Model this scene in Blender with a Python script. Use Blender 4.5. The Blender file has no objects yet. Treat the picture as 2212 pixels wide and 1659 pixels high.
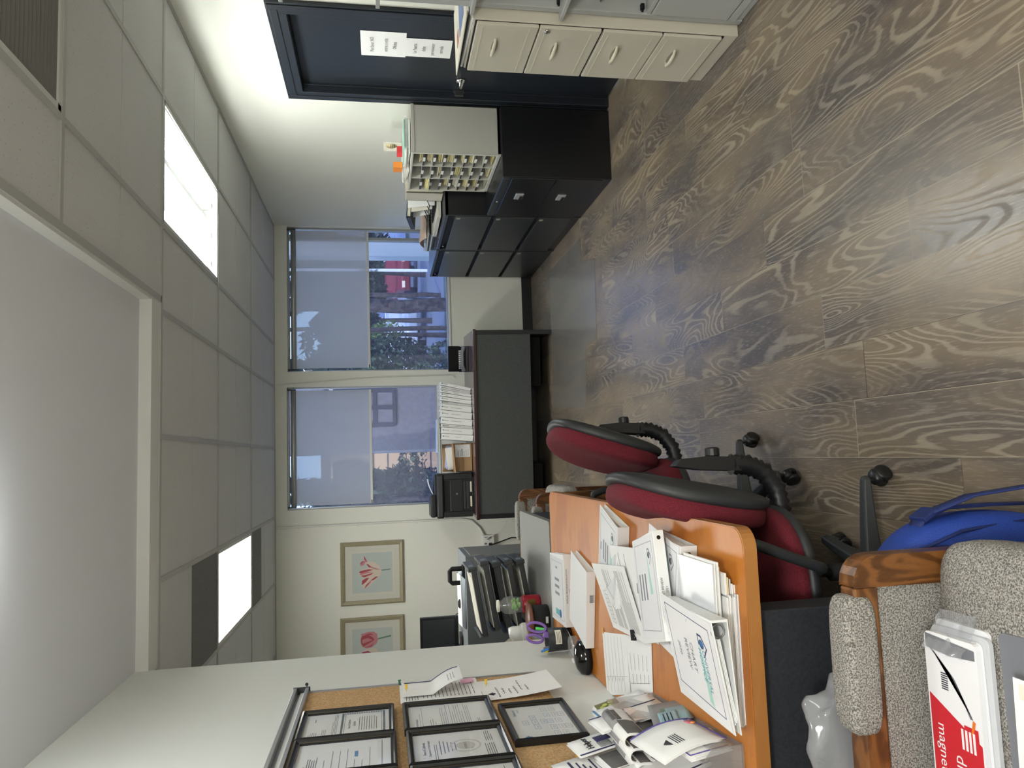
import bpy, bmesh, math, random
from mathutils import Matrix, Vector, noise
random.seed(7)
SC = bpy.context.scene
COL = SC.collection
R = math.radians
# ------------------------------------------------------------------ camera
FPX = 1610.0
YAW, PITCH, ROLL = R(5.5), R(9.95), R(-1.1)
CAM = Vector((0.0, 0.0, 1.52))
fw = Vector((math.sin(YAW)*math.cos(PITCH), math.cos(YAW)*math.cos(PITCH), -math.sin(PITCH)))
rt = fw.cross(Vector((0, 0, 1))).normalized()
up = rt.cross(fw)
r2 = math.cos(ROLL)*rt + math.sin(ROLL)*up
u2 = -math.sin(ROLL)*rt + math.cos(ROLL)*up
# the photograph was taken with the phone turned on its side: world up points to image left
cd = bpy.data.cameras.new('camera')
cam = bpy.data.objects.new('camera', cd)
COL.objects.link(cam)
mx = Matrix.Identity(4)
for i, v in enumerate((-u2, r2, -fw)):
    for k in range(3):
        mx[k][i] = v[k]
mx.translation = CAM
cam.matrix_world = mx
cd.sensor_fit = 'HORIZONTAL'
cd.sensor_width = 36.0
cd.lens = 36.0*FPX/2212.0
cd.clip_start = 0.05
cd.clip_end = 300
SC.camera = cam

def at(px, py, ax, val):
    """point of the room plane (axis ax = val) that the photograph shows at pixel px, py"""
    d = r2*((829.5-py)/FPX) + u2*(-(px-1106)/FPX) + fw
    return CAM + d*((val-CAM[ax])/d[ax])

# ------------------------------------------------------------------ world, exposure
w = bpy.data.worlds.new('sky')
SC.world = w
w.use_nodes = True
nt = w.node_tree
bg = nt.nodes['Background']
sk = nt.nodes.new('ShaderNodeTexSky')
sk.sky_type = 'NISHITA'
sk.sun_disc = False
sk.sun_elevation = R(38)
sk.sun_rotation = R(200)
nt.links.new(sk.outputs[0], bg.inputs[0])
bg.inputs[1].default_value = 0.17
SC.view_settings.view_transform = 'Standard'
SC.view_settings.look = 'None'
SC.view_settings.gamma = 1
SC.view_settings.use_curve_mapping = False
SC.view_settings.exposure = 1.98

def srgb(r, g, b):
    def f(c):
        c /= 255.0
        return c/12.92 if c <= 0.04045 else ((c+0.055)/1.055)**2.4
    return (f(r), f(g), f(b), 1.0)

def area(name, loc, sx, sy, power, color=(1, 1, 1), rot=(0, 0, 0)):
    l = bpy.data.lights.new(name, 'AREA')
    l.shape = 'RECTANGLE'
    l.size, l.size_y = sx, sy
    l.energy = power
    l.color = color
    o = bpy.data.objects.new(name, l)
    o.location = loc
    o.rotation_euler = rot
    COL.objects.link(o)
    return o
# sun falls on the street side only (houses and trees outside)
sl = bpy.data.lights.new('sun', 'SUN')
sl.energy = 0.55
sl.angle = R(0.6)
sl.color = (1.0, 0.93, 0.82)
so = bpy.data.objects.new('sun', sl)
so.rotation_euler = (R(48), 0, R(-25))
COL.objects.link(so)
# light from the rest of the office behind the camera (unseen area lights)
area('unseen_office_light', (1.25, -0.3, 2.50), 0.6, 1.15, 6, (1.0, 0.96, 0.86))
area('unseen_office_light', (-0.2, -0.9, 2.54), 0.5, 0.5, 21, (0.98, 0.98, 0.96))  # fill light added to brighten the left wall

# ------------------------------------------------------------------ node helper
class G:
    def __init__(s, name, color=None, rough=0.6, metal=0.0, spec=None):
        s.m = bpy.data.materials.new(name)
        s.m.use_nodes = True
        s.t = s.m.node_tree
        s.b = s.t.nodes['Principled BSDF']
        if color is not None:
            s.b.inputs['Base Color'].default_value = color
        s.b.inputs['Roughness'].default_value = rough
        s.b.inputs['Metallic'].default_value = metal
        if spec is not None:
            s.b.inputs['Specular IOR Level'].default_value = spec
    def N(s, t, props=None, **ins):
        n = s.t.nodes.new('ShaderNode'+t)
        for k, v in (props or {}).items():
            setattr(n, k, v)
        for k, v in ins.items():
            s.put(n.inputs[k.replace('_', ' ')] if not k.startswith('i') or not k[1:].isdigit() else n.inputs[int(k[1:])], v)
        return n
    def put(s, sock, v):
        if isinstance(v, bpy.types.NodeSocket):
            s.t.links.new(v, sock)
        else:
            sock.default_value = v
    def M(s, op, a, b=0.0, c=0.0, clamp=False):
        n = s.N('Math', {'operation': op, 'use_clamp': clamp}, i0=a, i1=b, i2=c)
        return n.outputs[0]
    def mix(s, f, a, b):
        n = s.N('Mix', {'data_type': 'RGBA'})
        s.put(n.inputs[0], f); s.put(n.inputs[6], a); s.put(n.inputs[7], b)
        return n.outputs[2]
    def ss(s, x, lo, hi):
        n = s.N('MapRange', {'interpolation_type': 'SMOOTHSTEP'}, i0=x, i1=lo, i2=hi, i3=0.0, i4=1.0)
        return n.outputs[0]
    def co(s, kind='Object'):
        return s.N('TexCoord').outputs[kind]
    def sep(s, v):
        n = s.N('SeparateXYZ', i0=v)
        return n.outputs
    def comb(s, x, y, z=0.0):
        return s.N('CombineXYZ', i0=x, i1=y, i2=z).outputs[0]
    def noise(s, v, scale, detail=2.0, rough=0.5, dist=0.0):
        n = s.N('TexNoise', None, Vector=v, Scale=scale, Detail=detail, Roughness=rough, Distortion=dist)
        return n.outputs[0]
    def bump(s, h, strength=0.2, dist=0.01):
        n = s.N('Bump', None, Height=h, Strength=strength, Distance=dist)
        s.t.links.new(n.outputs[0], s.b.inputs['Normal'])
    def base(s, c): s.put(s.b.inputs['Base Color'], c)
    def rough(s, c): s.put(s.b.inputs['Roughness'], c)

MAT = {}
def mat(name, rgb, rough=0.6, metal=0.0, spec=None):
    if name not in MAT:
        MAT[name] = G(name, srgb(*rgb), rough, metal, spec).m
    return MAT[name]

def speckle(name, a, b, scale, rough=0.9, bump=0.0, detail=2.0, lo=0.35, hi=0.65, dist=0.002):
    g = G(name, None, rough)
    n = g.noise(g.co(), scale, detail, 0.6)
    g.base(g.mix(g.ss(n, lo, hi), srgb(*a), srgb(*b)))
    if bump:
        g.bump(n, bump, dist)
    MAT[name] = g.m
    return g.m

def emis(name, rgb, strength):
    m = bpy.data.materials.new(name)
    m.use_nodes = True
    t = m.node_tree
    t.nodes.remove(t.nodes['Principled BSDF'])
    e = t.nodes.new('ShaderNodeEmission')
    e.inputs[0].default_value = (rgb[0], rgb[1], rgb[2], 1)
    e.inputs[1].default_value = strength
    t.links.new(e.outputs[0], t.nodes['Material Output'].inputs[0])
    MAT[name] = m
    return m

# floor: grey brown cerused oak planks running along Y
def floor_mat():
    g = G('oak_plank_floor', None, 0.3)
    x, y, z = g.sep(g.co())
    fx = g.M('DIVIDE', g.M('SUBTRACT', x, 0.1385), 0.1885)
    row = g.M('FLOOR', fx)
    lx = g.M('FRACT', fx)
    rr = g.N('TexWhiteNoise', {'noise_dimensions': '1D'}, W=row).outputs[0]
    fy = g.M('ADD', g.M('DIVIDE', y, 1.22), g.M('MULTIPLY', rr, 7.3))
    cl = g.M('FLOOR', fy)
    ly = g.M('FRACT', fy)
    wn = g.N('TexWhiteNoise', {'noise_dimensions': '2D'}, Vector=g.comb(row, cl))
    rnd, rc = wn.outputs[0], wn.outputs[1]
    rx, ry, rz = g.sep(rc)
    # cathedral grain: contour lines of a stretched noise
    v = g.comb(g.M('ADD', g.M('MULTIPLY', x, 4.6), g.M('MULTIPLY', rx, 40.0)),
               g.M('ADD', g.M('MULTIPLY', y, 0.85), g.M('MULTIPLY', ry, 40.0)), g.M('MULTIPLY', rz, 30.0))
    n = g.noise(v, 1.0, 1.6, 0.45, 0.35)
    fine = g.noise(g.comb(g.M('MULTIPLY', x, 60.0), g.M('MULTIPLY', y, 5.0), rz), 1.0, 2.0)
    ph = g.M('ADD', g.M('MULTIPLY', n, 190.0), g.M('MULTIPLY', fine, 3.4))
    s = g.M('SINE', ph)
    lines = g.ss(s, 0.15, 0.95)
    vis = g.ss(g.noise(g.comb(g.M('MULTIPLY', x, 3.0), g.M('MULTIPLY', y, 1.1), g.M('MULTIPLY', rnd, 20.0)), 1.0, 2.0), 0.33, 0.62)
    tick = g.noise(g.comb(g.M('MULTIPLY', x, 260.0), g.M('MULTIPLY', y, 22.0), rz), 1.0, 2.0)
    cloud = g.noise(g.comb(g.M('MULTIPLY', x, 5.0), g.M('MULTIPLY', y, 1.6), g.M('MULTIPLY', rnd, 9.0)), 1.0, 3.0)
    dark = g.mix(g.ss(cloud, 0.3, 0.7), srgb(85, 79, 76), srgb(126, 112, 94))
    dark = g.mix(g.M('MULTIPLY', g.M('SUBTRACT', rnd, 0.5, 0), 0.7, clamp=True), dark, srgb(106, 98, 90))
    lt = g.mix(g.ss(cloud, 0.3, 0.7), srgb(142, 134, 122), srgb(166, 153, 130))
    c = g.mix(g.M('MULTIPLY', g.M('MULTIPLY', lines, vis), 0.72), dark, lt)
    c = g.mix(g.M('MULTIPLY', g.ss(tick, 0.52, 0.75), 0.42), c, srgb(160, 148, 130))
    # seams
    ex = g.M('MINIMUM', lx, g.M('SUBTRACT', 1.0, lx))
    ey = g.M('MINIMUM', ly, g.M('SUBTRACT', 1.0, ly))
    seam = g.M('MAXIMUM', g.M('LESS_THAN', ex, 0.011), g.M('LESS_THAN', ey, 0.0016))
    c = g.mix(g.M('MULTIPLY', seam, 0.7), c, g.mix(rnd, srgb(70, 60, 50), srgb(175, 165, 145)))
    g.base(c)
    g.rough(g.M('ADD', 0.29, g.M('MULTIPLY', lines, 0.12)))
    h = g.M('SUBTRACT', g.M('MULTIPLY', g.M('SUBTRACT', 1.0, g.M('MULTIPLY', lines, vis)), 0.25), g.M('MULTIPLY', seam, 1.0))
    g.bump(h, 0.22, 0.0016)
    MAT['floor'] = g.m
floor_mat()

def wood(name, a, b, sx=1, sy=1, sz=1, k=40, rough=0.4, contrast=1.0, fine=60, lo=-0.6, hi=1.0):
    g = G(name, None, rough)
    x, y, z = g.sep(g.co())
    v = g.comb(g.M('MULTIPLY', x, sx), g.M('MULTIPLY', y, sy), g.M('MULTIPLY', z, sz))
    n = g.noise(v, 1.0, 2.0, 0.5, 0.3)
    f = g.noise(g.N('VectorMath', {'operation': 'SCALE'}, i0=v, i3=fine/6.0).outputs[0], 1.0, 3.0, 0.6)
    s = g.M('SINE', g.M('ADD', g.M('MULTIPLY', n, float(k)), g.M('MULTIPLY', f, 2.5)))
    t = g.M('MULTIPLY', g.M('ADD', g.M('MULTIPLY', g.ss(s, lo, hi), 0.6), g.M('MULTIPLY', f, 0.5)), contrast)
    g.base(g.mix(t, srgb(*a), srgb(*b)))
    g.bump(f, 0.06, 0.001)
    MAT[name] = g.m
    return g.m

def paint(name, rgb, rough=0.75, bscale=180, bstr=0.10):
    g = G(name, srgb(*rgb), rough)
    g.bump(g.noise(g.co(), bscale, 3.0), bstr, 0.002)
    MAT[name] = g.m
    return g.m

paint('wall_paint', (226, 226, 216))
paint('left_wall_paint', (222, 223, 217))
paint('drywall', (222, 225, 229))
paint('trim_white', (218, 218, 212), 0.5, 60, 0.03)
paint('navy_paint', (34, 39, 47), 0.38, 220, 0.08)
# acoustic tile with pinholes and a scored seam in the middle of each 2x4
def tile_mat():
    g = G('acoustic_tile', None, 0.95)
    v = g.co()
    n = g.noise(v, 260.0, 2.0)
    big = g.noise(v, 2.2, 2.0)
    hole = g.ss(g.noise(v, 110.0, 0.0), 0.75, 0.79)
    c = g.mix(big, srgb(203, 203, 202), srgb(212, 212, 211))
    c = g.mix(g.M('MULTIPLY', hole, 0.4), c, srgb(130, 126, 120))
    g.base(c)
    g.bump(g.M('SUBTRACT', n, hole), 0.35, 0.002)
    MAT['tile'] = g.m
tile_mat()
mat('grid_metal', (176, 176, 172), 0.5)
mat('perforated', (120, 119, 116), 0.8)
speckle('dark_perforated', (88, 88, 86), (130, 129, 126), 260, 0.7)
mat('fixture_white', (206, 208, 204), 0.5)
emis('tube', (0.97, 1.0, 0.96), 13.0)
emis('lens', (1.0, 0.99, 0.93), 5.2)
emis('dome', (0.96, 0.99, 1.0), 8.0)
mat('black_metal', (20, 21, 24), 0.32, 0.0, 0.6)
mat('black_satin', (46, 48, 51), 0.36, 0.0, 0.6)
mat('black_plastic', (24, 25, 27), 0.42)
mat('dark_plastic', (44, 46, 48), 0.5)
mat('matte_black', (14, 14, 15), 0.8)
mat('chrome', (205, 205, 205), 0.18, 1.0)
mat('nickel', (150, 150, 148), 0.3, 1.0)
mat('cream_metal', (206, 201, 184), 0.42)
mat('cream_dark', (150, 145, 128), 0.6)
mat('putty_metal', (190, 189, 180), 0.45)
mat('grey_metal', (178, 180, 178), 0.42)
mat('grey_inner', (120, 122, 122), 0.6)
mat('paper', (238, 238, 236), 0.8)
mat('paper_warm', (232, 228, 212), 0.85)
mat('yellow_paper', (232, 222, 158), 0.85)
mat('ink', (50, 50, 56), 0.8)
mat('grey_ink', (135, 138, 146), 0.8)
mat('navy_ink', (60, 62, 104), 0.8)
mat('teal_ink', (96, 168, 176), 0.7)
mat('pale_green_ink', (168, 212, 200), 0.7)
mat('blue_ink', (58, 110, 170), 0.7)
mat('binder_white', (236, 237, 236), 0.32)
mat('binder_grey', (205, 207, 210), 0.3)
mat('kraft', (176, 142, 104), 0.85)
mat('manila', (216, 200, 152), 0.8)
mat('cream_plastic', (214, 208, 188), 0.45)
mat('white_plastic', (228, 228, 224), 0.4)
mat('grey_plastic', (120, 124, 128), 0.45)
mat('mahogany', (58, 34, 32), 0.25)
mat('grey_laminate', (138, 139, 134), 0.38)
speckle('grey_panel', (62, 65, 64), (70, 73, 72), 90, 0.6)
speckle('dark_cabinet_panel', (34, 36, 41), (42, 44, 50), 140, 0.6)
wood('orange_laminate', (168, 94, 28), (200, 128, 50), 2.2, 5.5, 5, 14, 0.42, 0.8)
wood('orange_edge', (158, 104, 52), (178, 122, 66), 2, 2, 9, 10, 0.35, 0.6)
wood('oak', (66, 38, 17), (130, 84, 42), 3.0, 9.0, 9.0, 60, 0.35, 1.0, 90)
wood('oak_upright', (66, 38, 17), (130, 84, 42), 9.0, 9.0, 3.0, 60, 0.35, 1.0, 90)
speckle('grey_tweed', (88, 84, 80), (178, 174, 166), 330, 0.95, 0.5, 3.0, 0.36, 0.66)
speckle('red_fabric', (84, 18, 30), (112, 28, 42), 420, 0.95, 0.4, 2.0)
speckle('cork', (176, 138, 92), (208, 172, 126), 170, 0.9, 0.15, 4.0)
speckle('blue_nylon', (26, 56, 140), (38, 74, 168), 500, 0.6, 0.3)
mat('blue_strap', (22, 40, 96), 0.7)
mat('aluminium', (170, 170, 168), 0.35, 0.6)
mat('black_frame', (22, 22, 24), 0.3)
mat('gold_line', (150, 128, 70), 0.35, 0.7)
speckle('champagne_frame', (138, 130, 106), (170, 162, 134), 260, 0.4)
mat('mat_board', (216, 214, 202), 0.85)

def thin_glass(name, tint=(0.93, 0.96, 1.0), gloss=0.09, rough=0.02, haze_dirt=0.0, haze_dirt_rgb=(0.5, 0.55, 0.7)):
    m = bpy.data.materials.new(name)
    m.use_nodes = True
    t = m.node_tree
    t.nodes.remove(t.nodes['Principled BSDF'])
    tr = t.nodes.new('ShaderNodeBsdfTransparent'); tr.inputs[0].default_value = (*tint, 1)
    gl = t.nodes.new('ShaderNodeBsdfGlossy'); gl.inputs['Roughness'].default_value = rough
    # Schlick reflectance, the same from both faces of the pane
    ge = t.nodes.new('ShaderNodeNewGeometry')
    dt = t.nodes.new('ShaderNodeVectorMath'); dt.operation = 'DOT_PRODUCT'
    t.links.new(ge.outputs['Incoming'], dt.inputs[0]); t.links.new(ge.outputs['Normal'], dt.inputs[1])
    def mm(op, a, b):
        n_ = t.nodes.new('ShaderNodeMath'); n_.operation = op
        for i_, v_ in enumerate((a, b)):
            if isinstance(v_, bpy.types.NodeSocket): t.links.new(v_, n_.inputs[i_])
            else: n_.inputs[i_].default_value = v_
        return n_
    ab = mm('ABSOLUTE', dt.outputs['Value'], 0.0)
    pw = mm('POWER', mm('SUBTRACT', 1.0, ab.outputs[0]).outputs[0], 5.0)
    ad = mm('ADD', mm('MULTIPLY', pw.outputs[0], 0.5).outputs[0], 0.02+gloss)
    mxs = t.nodes.new('ShaderNodeMixShader')
    t.links.new(ad.outputs[0], mxs.inputs[0])
    t.links.new(tr.outputs[0], mxs.inputs[1]); t.links.new(gl.outputs[0], mxs.inputs[2])
    out = mxs.outputs[0]
    if haze_dirt:
        df = t.nodes.new('ShaderNodeBsdfDiffuse'); df.inputs[0].default_value = (*haze_dirt_rgb, 1)
        m2 = t.nodes.new('ShaderNodeMixShader'); m2.inputs[0].default_value = haze_dirt
        t.links.new(out, m2.inputs[1]); t.links.new(df.outputs[0], m2.inputs[2])
        out = m2.outputs[0]
    t.links.new(out, t.nodes['Material Output'].inputs[0])
    MAT[name] = m
    return m
thin_glass('window_glass', (0.74, 0.82, 1.0), 0.02, 0.0, 0.16, (0.34, 0.38, 0.62))  # blue daylight cast and outdoor haze put into the pane colours
thin_glass('picture_glass', (0.97, 0.97, 0.97), 0.0, 0.03)
thin_glass('clear_plastic', (0.86, 0.86, 0.86), 0.06, 0.08, 0.14, (0.8, 0.8, 0.8))
thin_glass('bag_plastic', (0.88, 0.89, 0.9), 0.07, 0.12, 0.28, (0.66, 0.67, 0.7))
thin_glass('mat_plastic', (0.92, 0.92, 0.92), 0.04, 0.22, 0.16, (0.42, 0.41, 0.38))

def blind_mat():
    m = bpy.data.materials.new('roller_shade_fabric')
    m.use_nodes = True
    t = m.node_tree
    t.nodes.remove(t.nodes['Principled BSDF'])
    d = t.nodes.new('ShaderNodeBsdfDiffuse'); d.inputs[0].default_value = srgb(206, 203, 197)
    tl = t.nodes.new('ShaderNodeBsdfTranslucent'); tl.inputs[0].default_value = srgb(238, 222, 204)
    tp = t.nodes.new('ShaderNodeBsdfTransparent')
    a = t.nodes.new('ShaderNodeMixShader'); a.inputs[0].default_value = 0.5
    b = t.nodes.new('ShaderNodeMixShader'); b.inputs[0].default_value = 0.12
    t.links.new(d.outputs[0], a.inputs[1]); t.links.new(tl.outputs[0], a.inputs[2])
    t.links.new(a.outputs[0], b.inputs[1]); t.links.new(tp.outputs[0], b.inputs[2])
    t.links.new(b.outputs[0], t.nodes['Material Output'].inputs[0])
    MAT['shade'] = m
blind_mat()

# ------------------------------------------------------------------ mesh helper
_tc = {}
def text_mesh(s, bold=False, serif=False):
    if s in _tc:
        return _tc[s]
    c = bpy.data.curves.new('txt', 'FONT')
    c.body = s
    c.size = 1.0
    c.resolution_u = 2
    o = bpy.data.objects.new('txt', c)
    me = bpy.data.meshes.new_from_object(o)
    vs = [tuple(v.co) for v in me.vertices]
    fs = [tuple(p.vertices) for p in me.polygons]
    bpy.data.objects.remove(o)
    bpy.data.curves.remove(c)
    bpy.data.meshes.remove(me)
    _tc[s] = (vs, fs)
    return _tc[s]

class MB:
    def __init__(s, T=None):
        s.v, s.f, s.m, s.s = [], [], [], []
        s.T = T or Matrix.Identity(4)
    def add(s, vs, fs, m=0, smooth=False, T=None):
        b = len(s.v)
        A = s.T @ T if T is not None else s.T
        s.v += [A @ Vector(p) for p in vs]
        s.f += [tuple(b+i for i in f) for f in fs]
        s.m += [m]*len(fs)
        s.s += [smooth]*len(fs)
        return s
    def box(s, x0, x1, y0, y1, z0, z1, m=0, T=None):
        vs = [(x, y, z) for x in (x0, x1) for y in (y0, y1) for z in (z0, z1)]
        return s.add(vs, [(0, 1, 3, 2), (4, 6, 7, 5), (0, 4, 5, 1), (2, 3, 7, 6), (0, 2, 6, 4), (1, 5, 7, 3)], m, False, T)
    def cbox(s, c, d, m=0, T=None):
        return s.box(c[0]-d[0]/2, c[0]+d[0]/2, c[1]-d[1]/2, c[1]+d[1]/2, c[2]-d[2]/2, c[2]+d[2]/2, m, T)
    def quad(s, pts, m=0, smooth=False):
        return s.add(pts, [tuple(range(len(pts)))], m, smooth)
    def prism(s, pts, h0, h1, m=0, axis=2, T=None, smooth=False):
        """polygon pts (2D) extruded along axis from h0 to h1"""
        n = len(pts)
        def P(a, b, h):
            return (a, b, h) if axis == 2 else ((a, h, b) if axis == 1 else (h, a, b))
        vs = [P(a, b, h0) for a, b in pts]+[P(a, b, h1) for a, b in pts]
        s.add(vs, [tuple(range(n))[::-1], tuple(range(n, 2*n))], m, False, T)
        return s.add(vs, [(i, (i+1) % n, n+(i+1) % n, n+i) for i in range(n)], m, smooth, T)
    def slab(s, pts3, th, m=0):
        """polygon of 3D points thickened by th along its normal"""
        p = [Vector(q) for q in pts3]
        nn = (p[1]-p[0]).cross(p[-1]-p[0]).normalized()*th
        n = len(p)
        vs = p+[q+nn for q in p]
        return s.add(vs, [tuple(range(n))[::-1], tuple(range(n, 2*n))]+[(i, (i+1) % n, n+(i+1) % n, n+i) for i in range(n)], m)
    def tube(s, pts, r, seg=8, m=0, closed=False, caps=True, T=None):
        p = [Vector(q) for q in pts]
        n = len(p)
        rs = r if isinstance(r, (list, tuple)) else [r]*n
        vs = []
        prev = None
        for i in range(n):
            if closed:
                d = p[(i+1) % n]-p[i-1]
            else:
                d = p[min(i+1, n-1)]-p[max(i-1, 0)]
            d.normalize()
            if prev is None:
                a = Vector((0, 0, 1)) if abs(d.z) < 0.9 else Vector((1, 0, 0))
                u = d.cross(a).normalized()
            else:
                u = (prev-d*prev.dot(d)).normalized()
            prev = u
            v = d.cross(u)
            for k in range(seg):
                t = 2*math.pi*k/seg
                vs.append(p[i]+(u*math.cos(t)+v*math.sin(t))*rs[i])
        fs = []
        for i in range(n if closed else n-1):
            j = (i+1) % n
            for k in range(seg):
                k2 = (k+1) % seg
                fs.append((i*seg+k, i*seg+k2, j*seg+k2, j*seg+k))
        s.add(vs, fs, m, True, T)
        if caps and not closed:
            s.add(vs[:seg], [tuple(range(seg))[::-1]], m, False, T)
            s.add(vs[-seg:], [tuple(range(seg))], m, False, T)
        return s
    def lathe(s, prof, seg=24, m=0, T=None, smooth=True):
        vs, fs = [], []
        for r, z in prof:
            for k in range(seg):
                t = 2*math.pi*k/seg
                vs.append((r*math.cos(t), r*math.sin(t), z))
        for i in range(len(prof)-1):
            for k in range(seg):
                k2 = (k+1) % seg
                fs.append((i*seg+k, i*seg+k2, (i+1)*seg+k2, (i+1)*seg+k))
        return s.add(vs, fs, m, smooth, T)
    def sell(s, c, d, e1=0.5, e2=0.5, nu=28, nv=16, m=0, T=None, fn=None):
        """superellipsoid: half sizes d, roundness e (1 = ellipsoid, small = boxy)"""
        def pw(a, e):
            return math.copysign(abs(a)**e, a)
        vs, fs = [], []
        for j in range(nv+1):
            ph = -math.pi/2+math.pi*j/nv
            for i in range(nu):
                th = 2*math.pi*i/nu
                p = Vector((d[0]*pw(math.cos(ph), e1)*pw(math.cos(th), e2), d[1]*pw(math.cos(ph), e1)*pw(math.sin(th), e2), d[2]*pw(math.sin(ph), e1)))
                if fn:
                    p = fn(p)
                vs.append(p+Vector(c))
        for j in range(nv):
            for i in range(nu):
                i2 = (i+1) % nu
                fs.append((j*nu+i, j*nu+i2, (j+1)*nu+i2, (j+1)*nu+i))
        return s.add(vs, fs, m, True, T)
    def grid(s, fn, nu, nv, m=0, T=None, smooth=True):
        vs = [fn(i/nu, j/nv) for j in range(nv+1) for i in range(nu+1)]
        fs = [(j*(nu+1)+i, j*(nu+1)+i+1, (j+1)*(nu+1)+i+1, (j+1)*(nu+1)+i) for j in range(nv) for i in range(nu)]
        return s.add(vs, fs, m, smooth, T)
    def text(s, body, size, m=0, T=None, center=False, sx=1.0):
        vs, fs = text_mesh(body)
        if not vs:
            return s
        w = max(v[0] for v in vs)
        dx = -w/2 if center else 0
        return s.add([((v[0]+dx)*size*sx, v[1]*size, v[2]*size) for v in vs], fs, m, False, T)
    def build(s, name, mats, parent=None, bevel=0, seg=2, label=None, solid=0):
        me = bpy.data.meshes.new(name)
        me.from_pydata([tuple(v) for v in s.v], [], s.f)
        if not isinstance(mats, (list, tuple)):
            mats = [mats]
        for k in mats:
            me.materials.append(MAT[k] if isinstance(k, str) else k)
        me.polygons.foreach_set('material_index', s.m)
        me.polygons.foreach_set('use_smooth', s.s)
        me.update()
        o = bpy.data.objects.new(name, me)
        COL.objects.link(o)
        if parent is not None:
            o.parent = parent
            o.matrix_parent_inverse = parent.matrix_basis.inverted()
        if solid:
            md = o.modifiers.new('solid', 'SOLIDIFY'); md.thickness = solid; md.offset = 0
        if bevel:
            md = o.modifiers.new('bevel', 'BEVEL')
            md.width = bevel; md.segments = seg; md.limit_method = 'ANGLE'; md.angle_limit = R(40)
        if label:
            o['label'] = label
        return o

def tag(o, label, cat, group=None, kind=None):
    o['label'] = label
    o['category'] = cat
    if group: o['group'] = group
    if kind: o['kind'] = kind
    return o
def thing(name, loc, label, cat, group=None, rz=0.0):
    o = bpy.data.objects.new(name, None)
    o.empty_display_size = 0.05
    o.location = loc
    o.rotation_euler = (0, 0, rz)
    COL.objects.link(o)
    bpy.context.view_layer.update() if False else None
    return tag(o, label, cat, group)
def struct(o, label=None):
    o['kind'] = 'structure'
    if label: o['label'] = label
    return o
def frameT(o, x, y, z=None):
    """matrix with origin o, axes x, y (normalised) and their normal"""
    x = Vector(x).normalized(); y = Vector(y)
    z = x.cross(y).normalized(); y = z.cross(x)
    M_ = Matrix.Identity(4)
    for i, v in enumerate((x, y, z)):
        for k in range(3):
            M_[k][i] = v[k]
    M_.translation = Vector(o)
    return M_
def TR(x, y, z): return Matrix.Translation((x, y, z))
def RZ(a): return Matrix.Rotation(a, 4, 'Z')
def RX(a): return Matrix.Rotation(a, 4, 'X')
def RY(a): return Matrix.Rotation(a, 4, 'Y')
def rrect(x0, x1, y0, y1, r, n=5, corners=(1, 1, 1, 1)):
    """rounded rectangle outline, corners bl, br, tr, tl"""
    out = []
    for (cx, cy, a0, on, px, py) in ((x0+r, y0+r, 180, corners[0], x0, y0), (x1-r, y0+r, 270, corners[1], x1, y0), (x1-r, y1-r, 0, corners[2], x1, y1), (x0+r, y1-r, 90, corners[3], x0, y1)):
        if on:
            for i in range(n+1):
                a = R(a0+90*i/n)
                out.append((cx+r*math.cos(a), cy+r*math.sin(a)))
        else:
            out.append((px, py))
    return out
# ================================================================== the setting
XR, XL, YW, ZC, ZD = 2.29, -0.856, 7.31, 2.518, 2.566
XFL, YB, YP = -2.75, -2.0, 3.49         # far-left wall, wall behind the camera, end of the partition
struct(MB().box(XFL-0.1, XR+0.12, YB-0.1, YW+0.16, -0.1, 0).build('floor', 'floor'))

# tile ceiling: grid and tiles ---------------------------------------------
gx_ = [XR, 1.76, 1.129, 0.72, 0.141, -0.506, -1.10, -1.75, -2.4, XFL]
gy_ = [YB, -1.10, 0.10, 1.30, 2.514, 3.62, 4.83, 6.01, YW]
XS, YS = 0.775, 3.61                     # corner of the drywall ceiling bay
g = MB()
def bar_y(x, y0, y1): g.box(x-0.012, x+0.012, y0, y1, ZC-0.006, ZC+0.02)
def bar_x(y, x0, x1): g.box(x0, x1, y-0.012, y+0.012, ZC-0.007, ZC+0.02)
for x in gx_[1:3]: bar_y(x, YB, YW)
for x in gx_[3:9]: bar_y(x, YS, YW)
for y in gy_[1:5]: bar_x(y, XS, XR)
for y in gy_[5:8]: bar_x(y, XFL, XR)
g.box(XR-0.022, XR, YB, YW, ZC-0.007, ZC+0.02)
g.box(XFL, XR, YW-0.022, YW, ZC-0.007, ZC+0.02)
g.box(XS-0.02, XS+0.012, YB, YS, ZC-0.008, ZC+0.02)
g.box(XL-2, XS+0.012, YS-0.012, YS+0.02, ZC-0.008, ZC+0.02)
t = MB()
FIX = [(1.129, 1.76, 3.62, 4.83), (-1.10, -0.506, 4.83, 6.01), (1.129, 1.76, 1.30, 2.514), (-1.10, -0.506, 4.22, 4.83), (-1.10, -0.506, 6.01, 6.50)]
def tiles(xs, ys):
    for i in range(len(xs)-1):
        for j in range(len(ys)-1):
            x0, x1 = sorted((xs[i], xs[i+1])); y0, y1 = ys[j], ys[j+1]
            ym = (y0+y1)/2
            for a, b in ((y0, ym-0.004), (ym+0.004, y1)):
                cxx, cyy = (x0+x1)/2, (a+b)/2
                if any(f[0] <= cxx <= f[1] and f[2]-0.02 <= cyy <= f[3]+0.02 for f in FIX):
                    continue
                t.box(x0, x1, a, b, ZC, ZC+0.015)
            if not any(f[0] <= (x0+x1)/2 <= f[1] and f[2]-0.02 <= ym <= f[3]+0.02 for f in FIX):
                t.box(x0, x1, ym-0.004, ym+0.004, ZC+0.004, ZC+0.012)
tiles(gx_[:3]+[XS], gy_[:6])
tiles([XR]+gx_[1:], gy_[5:])
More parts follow.
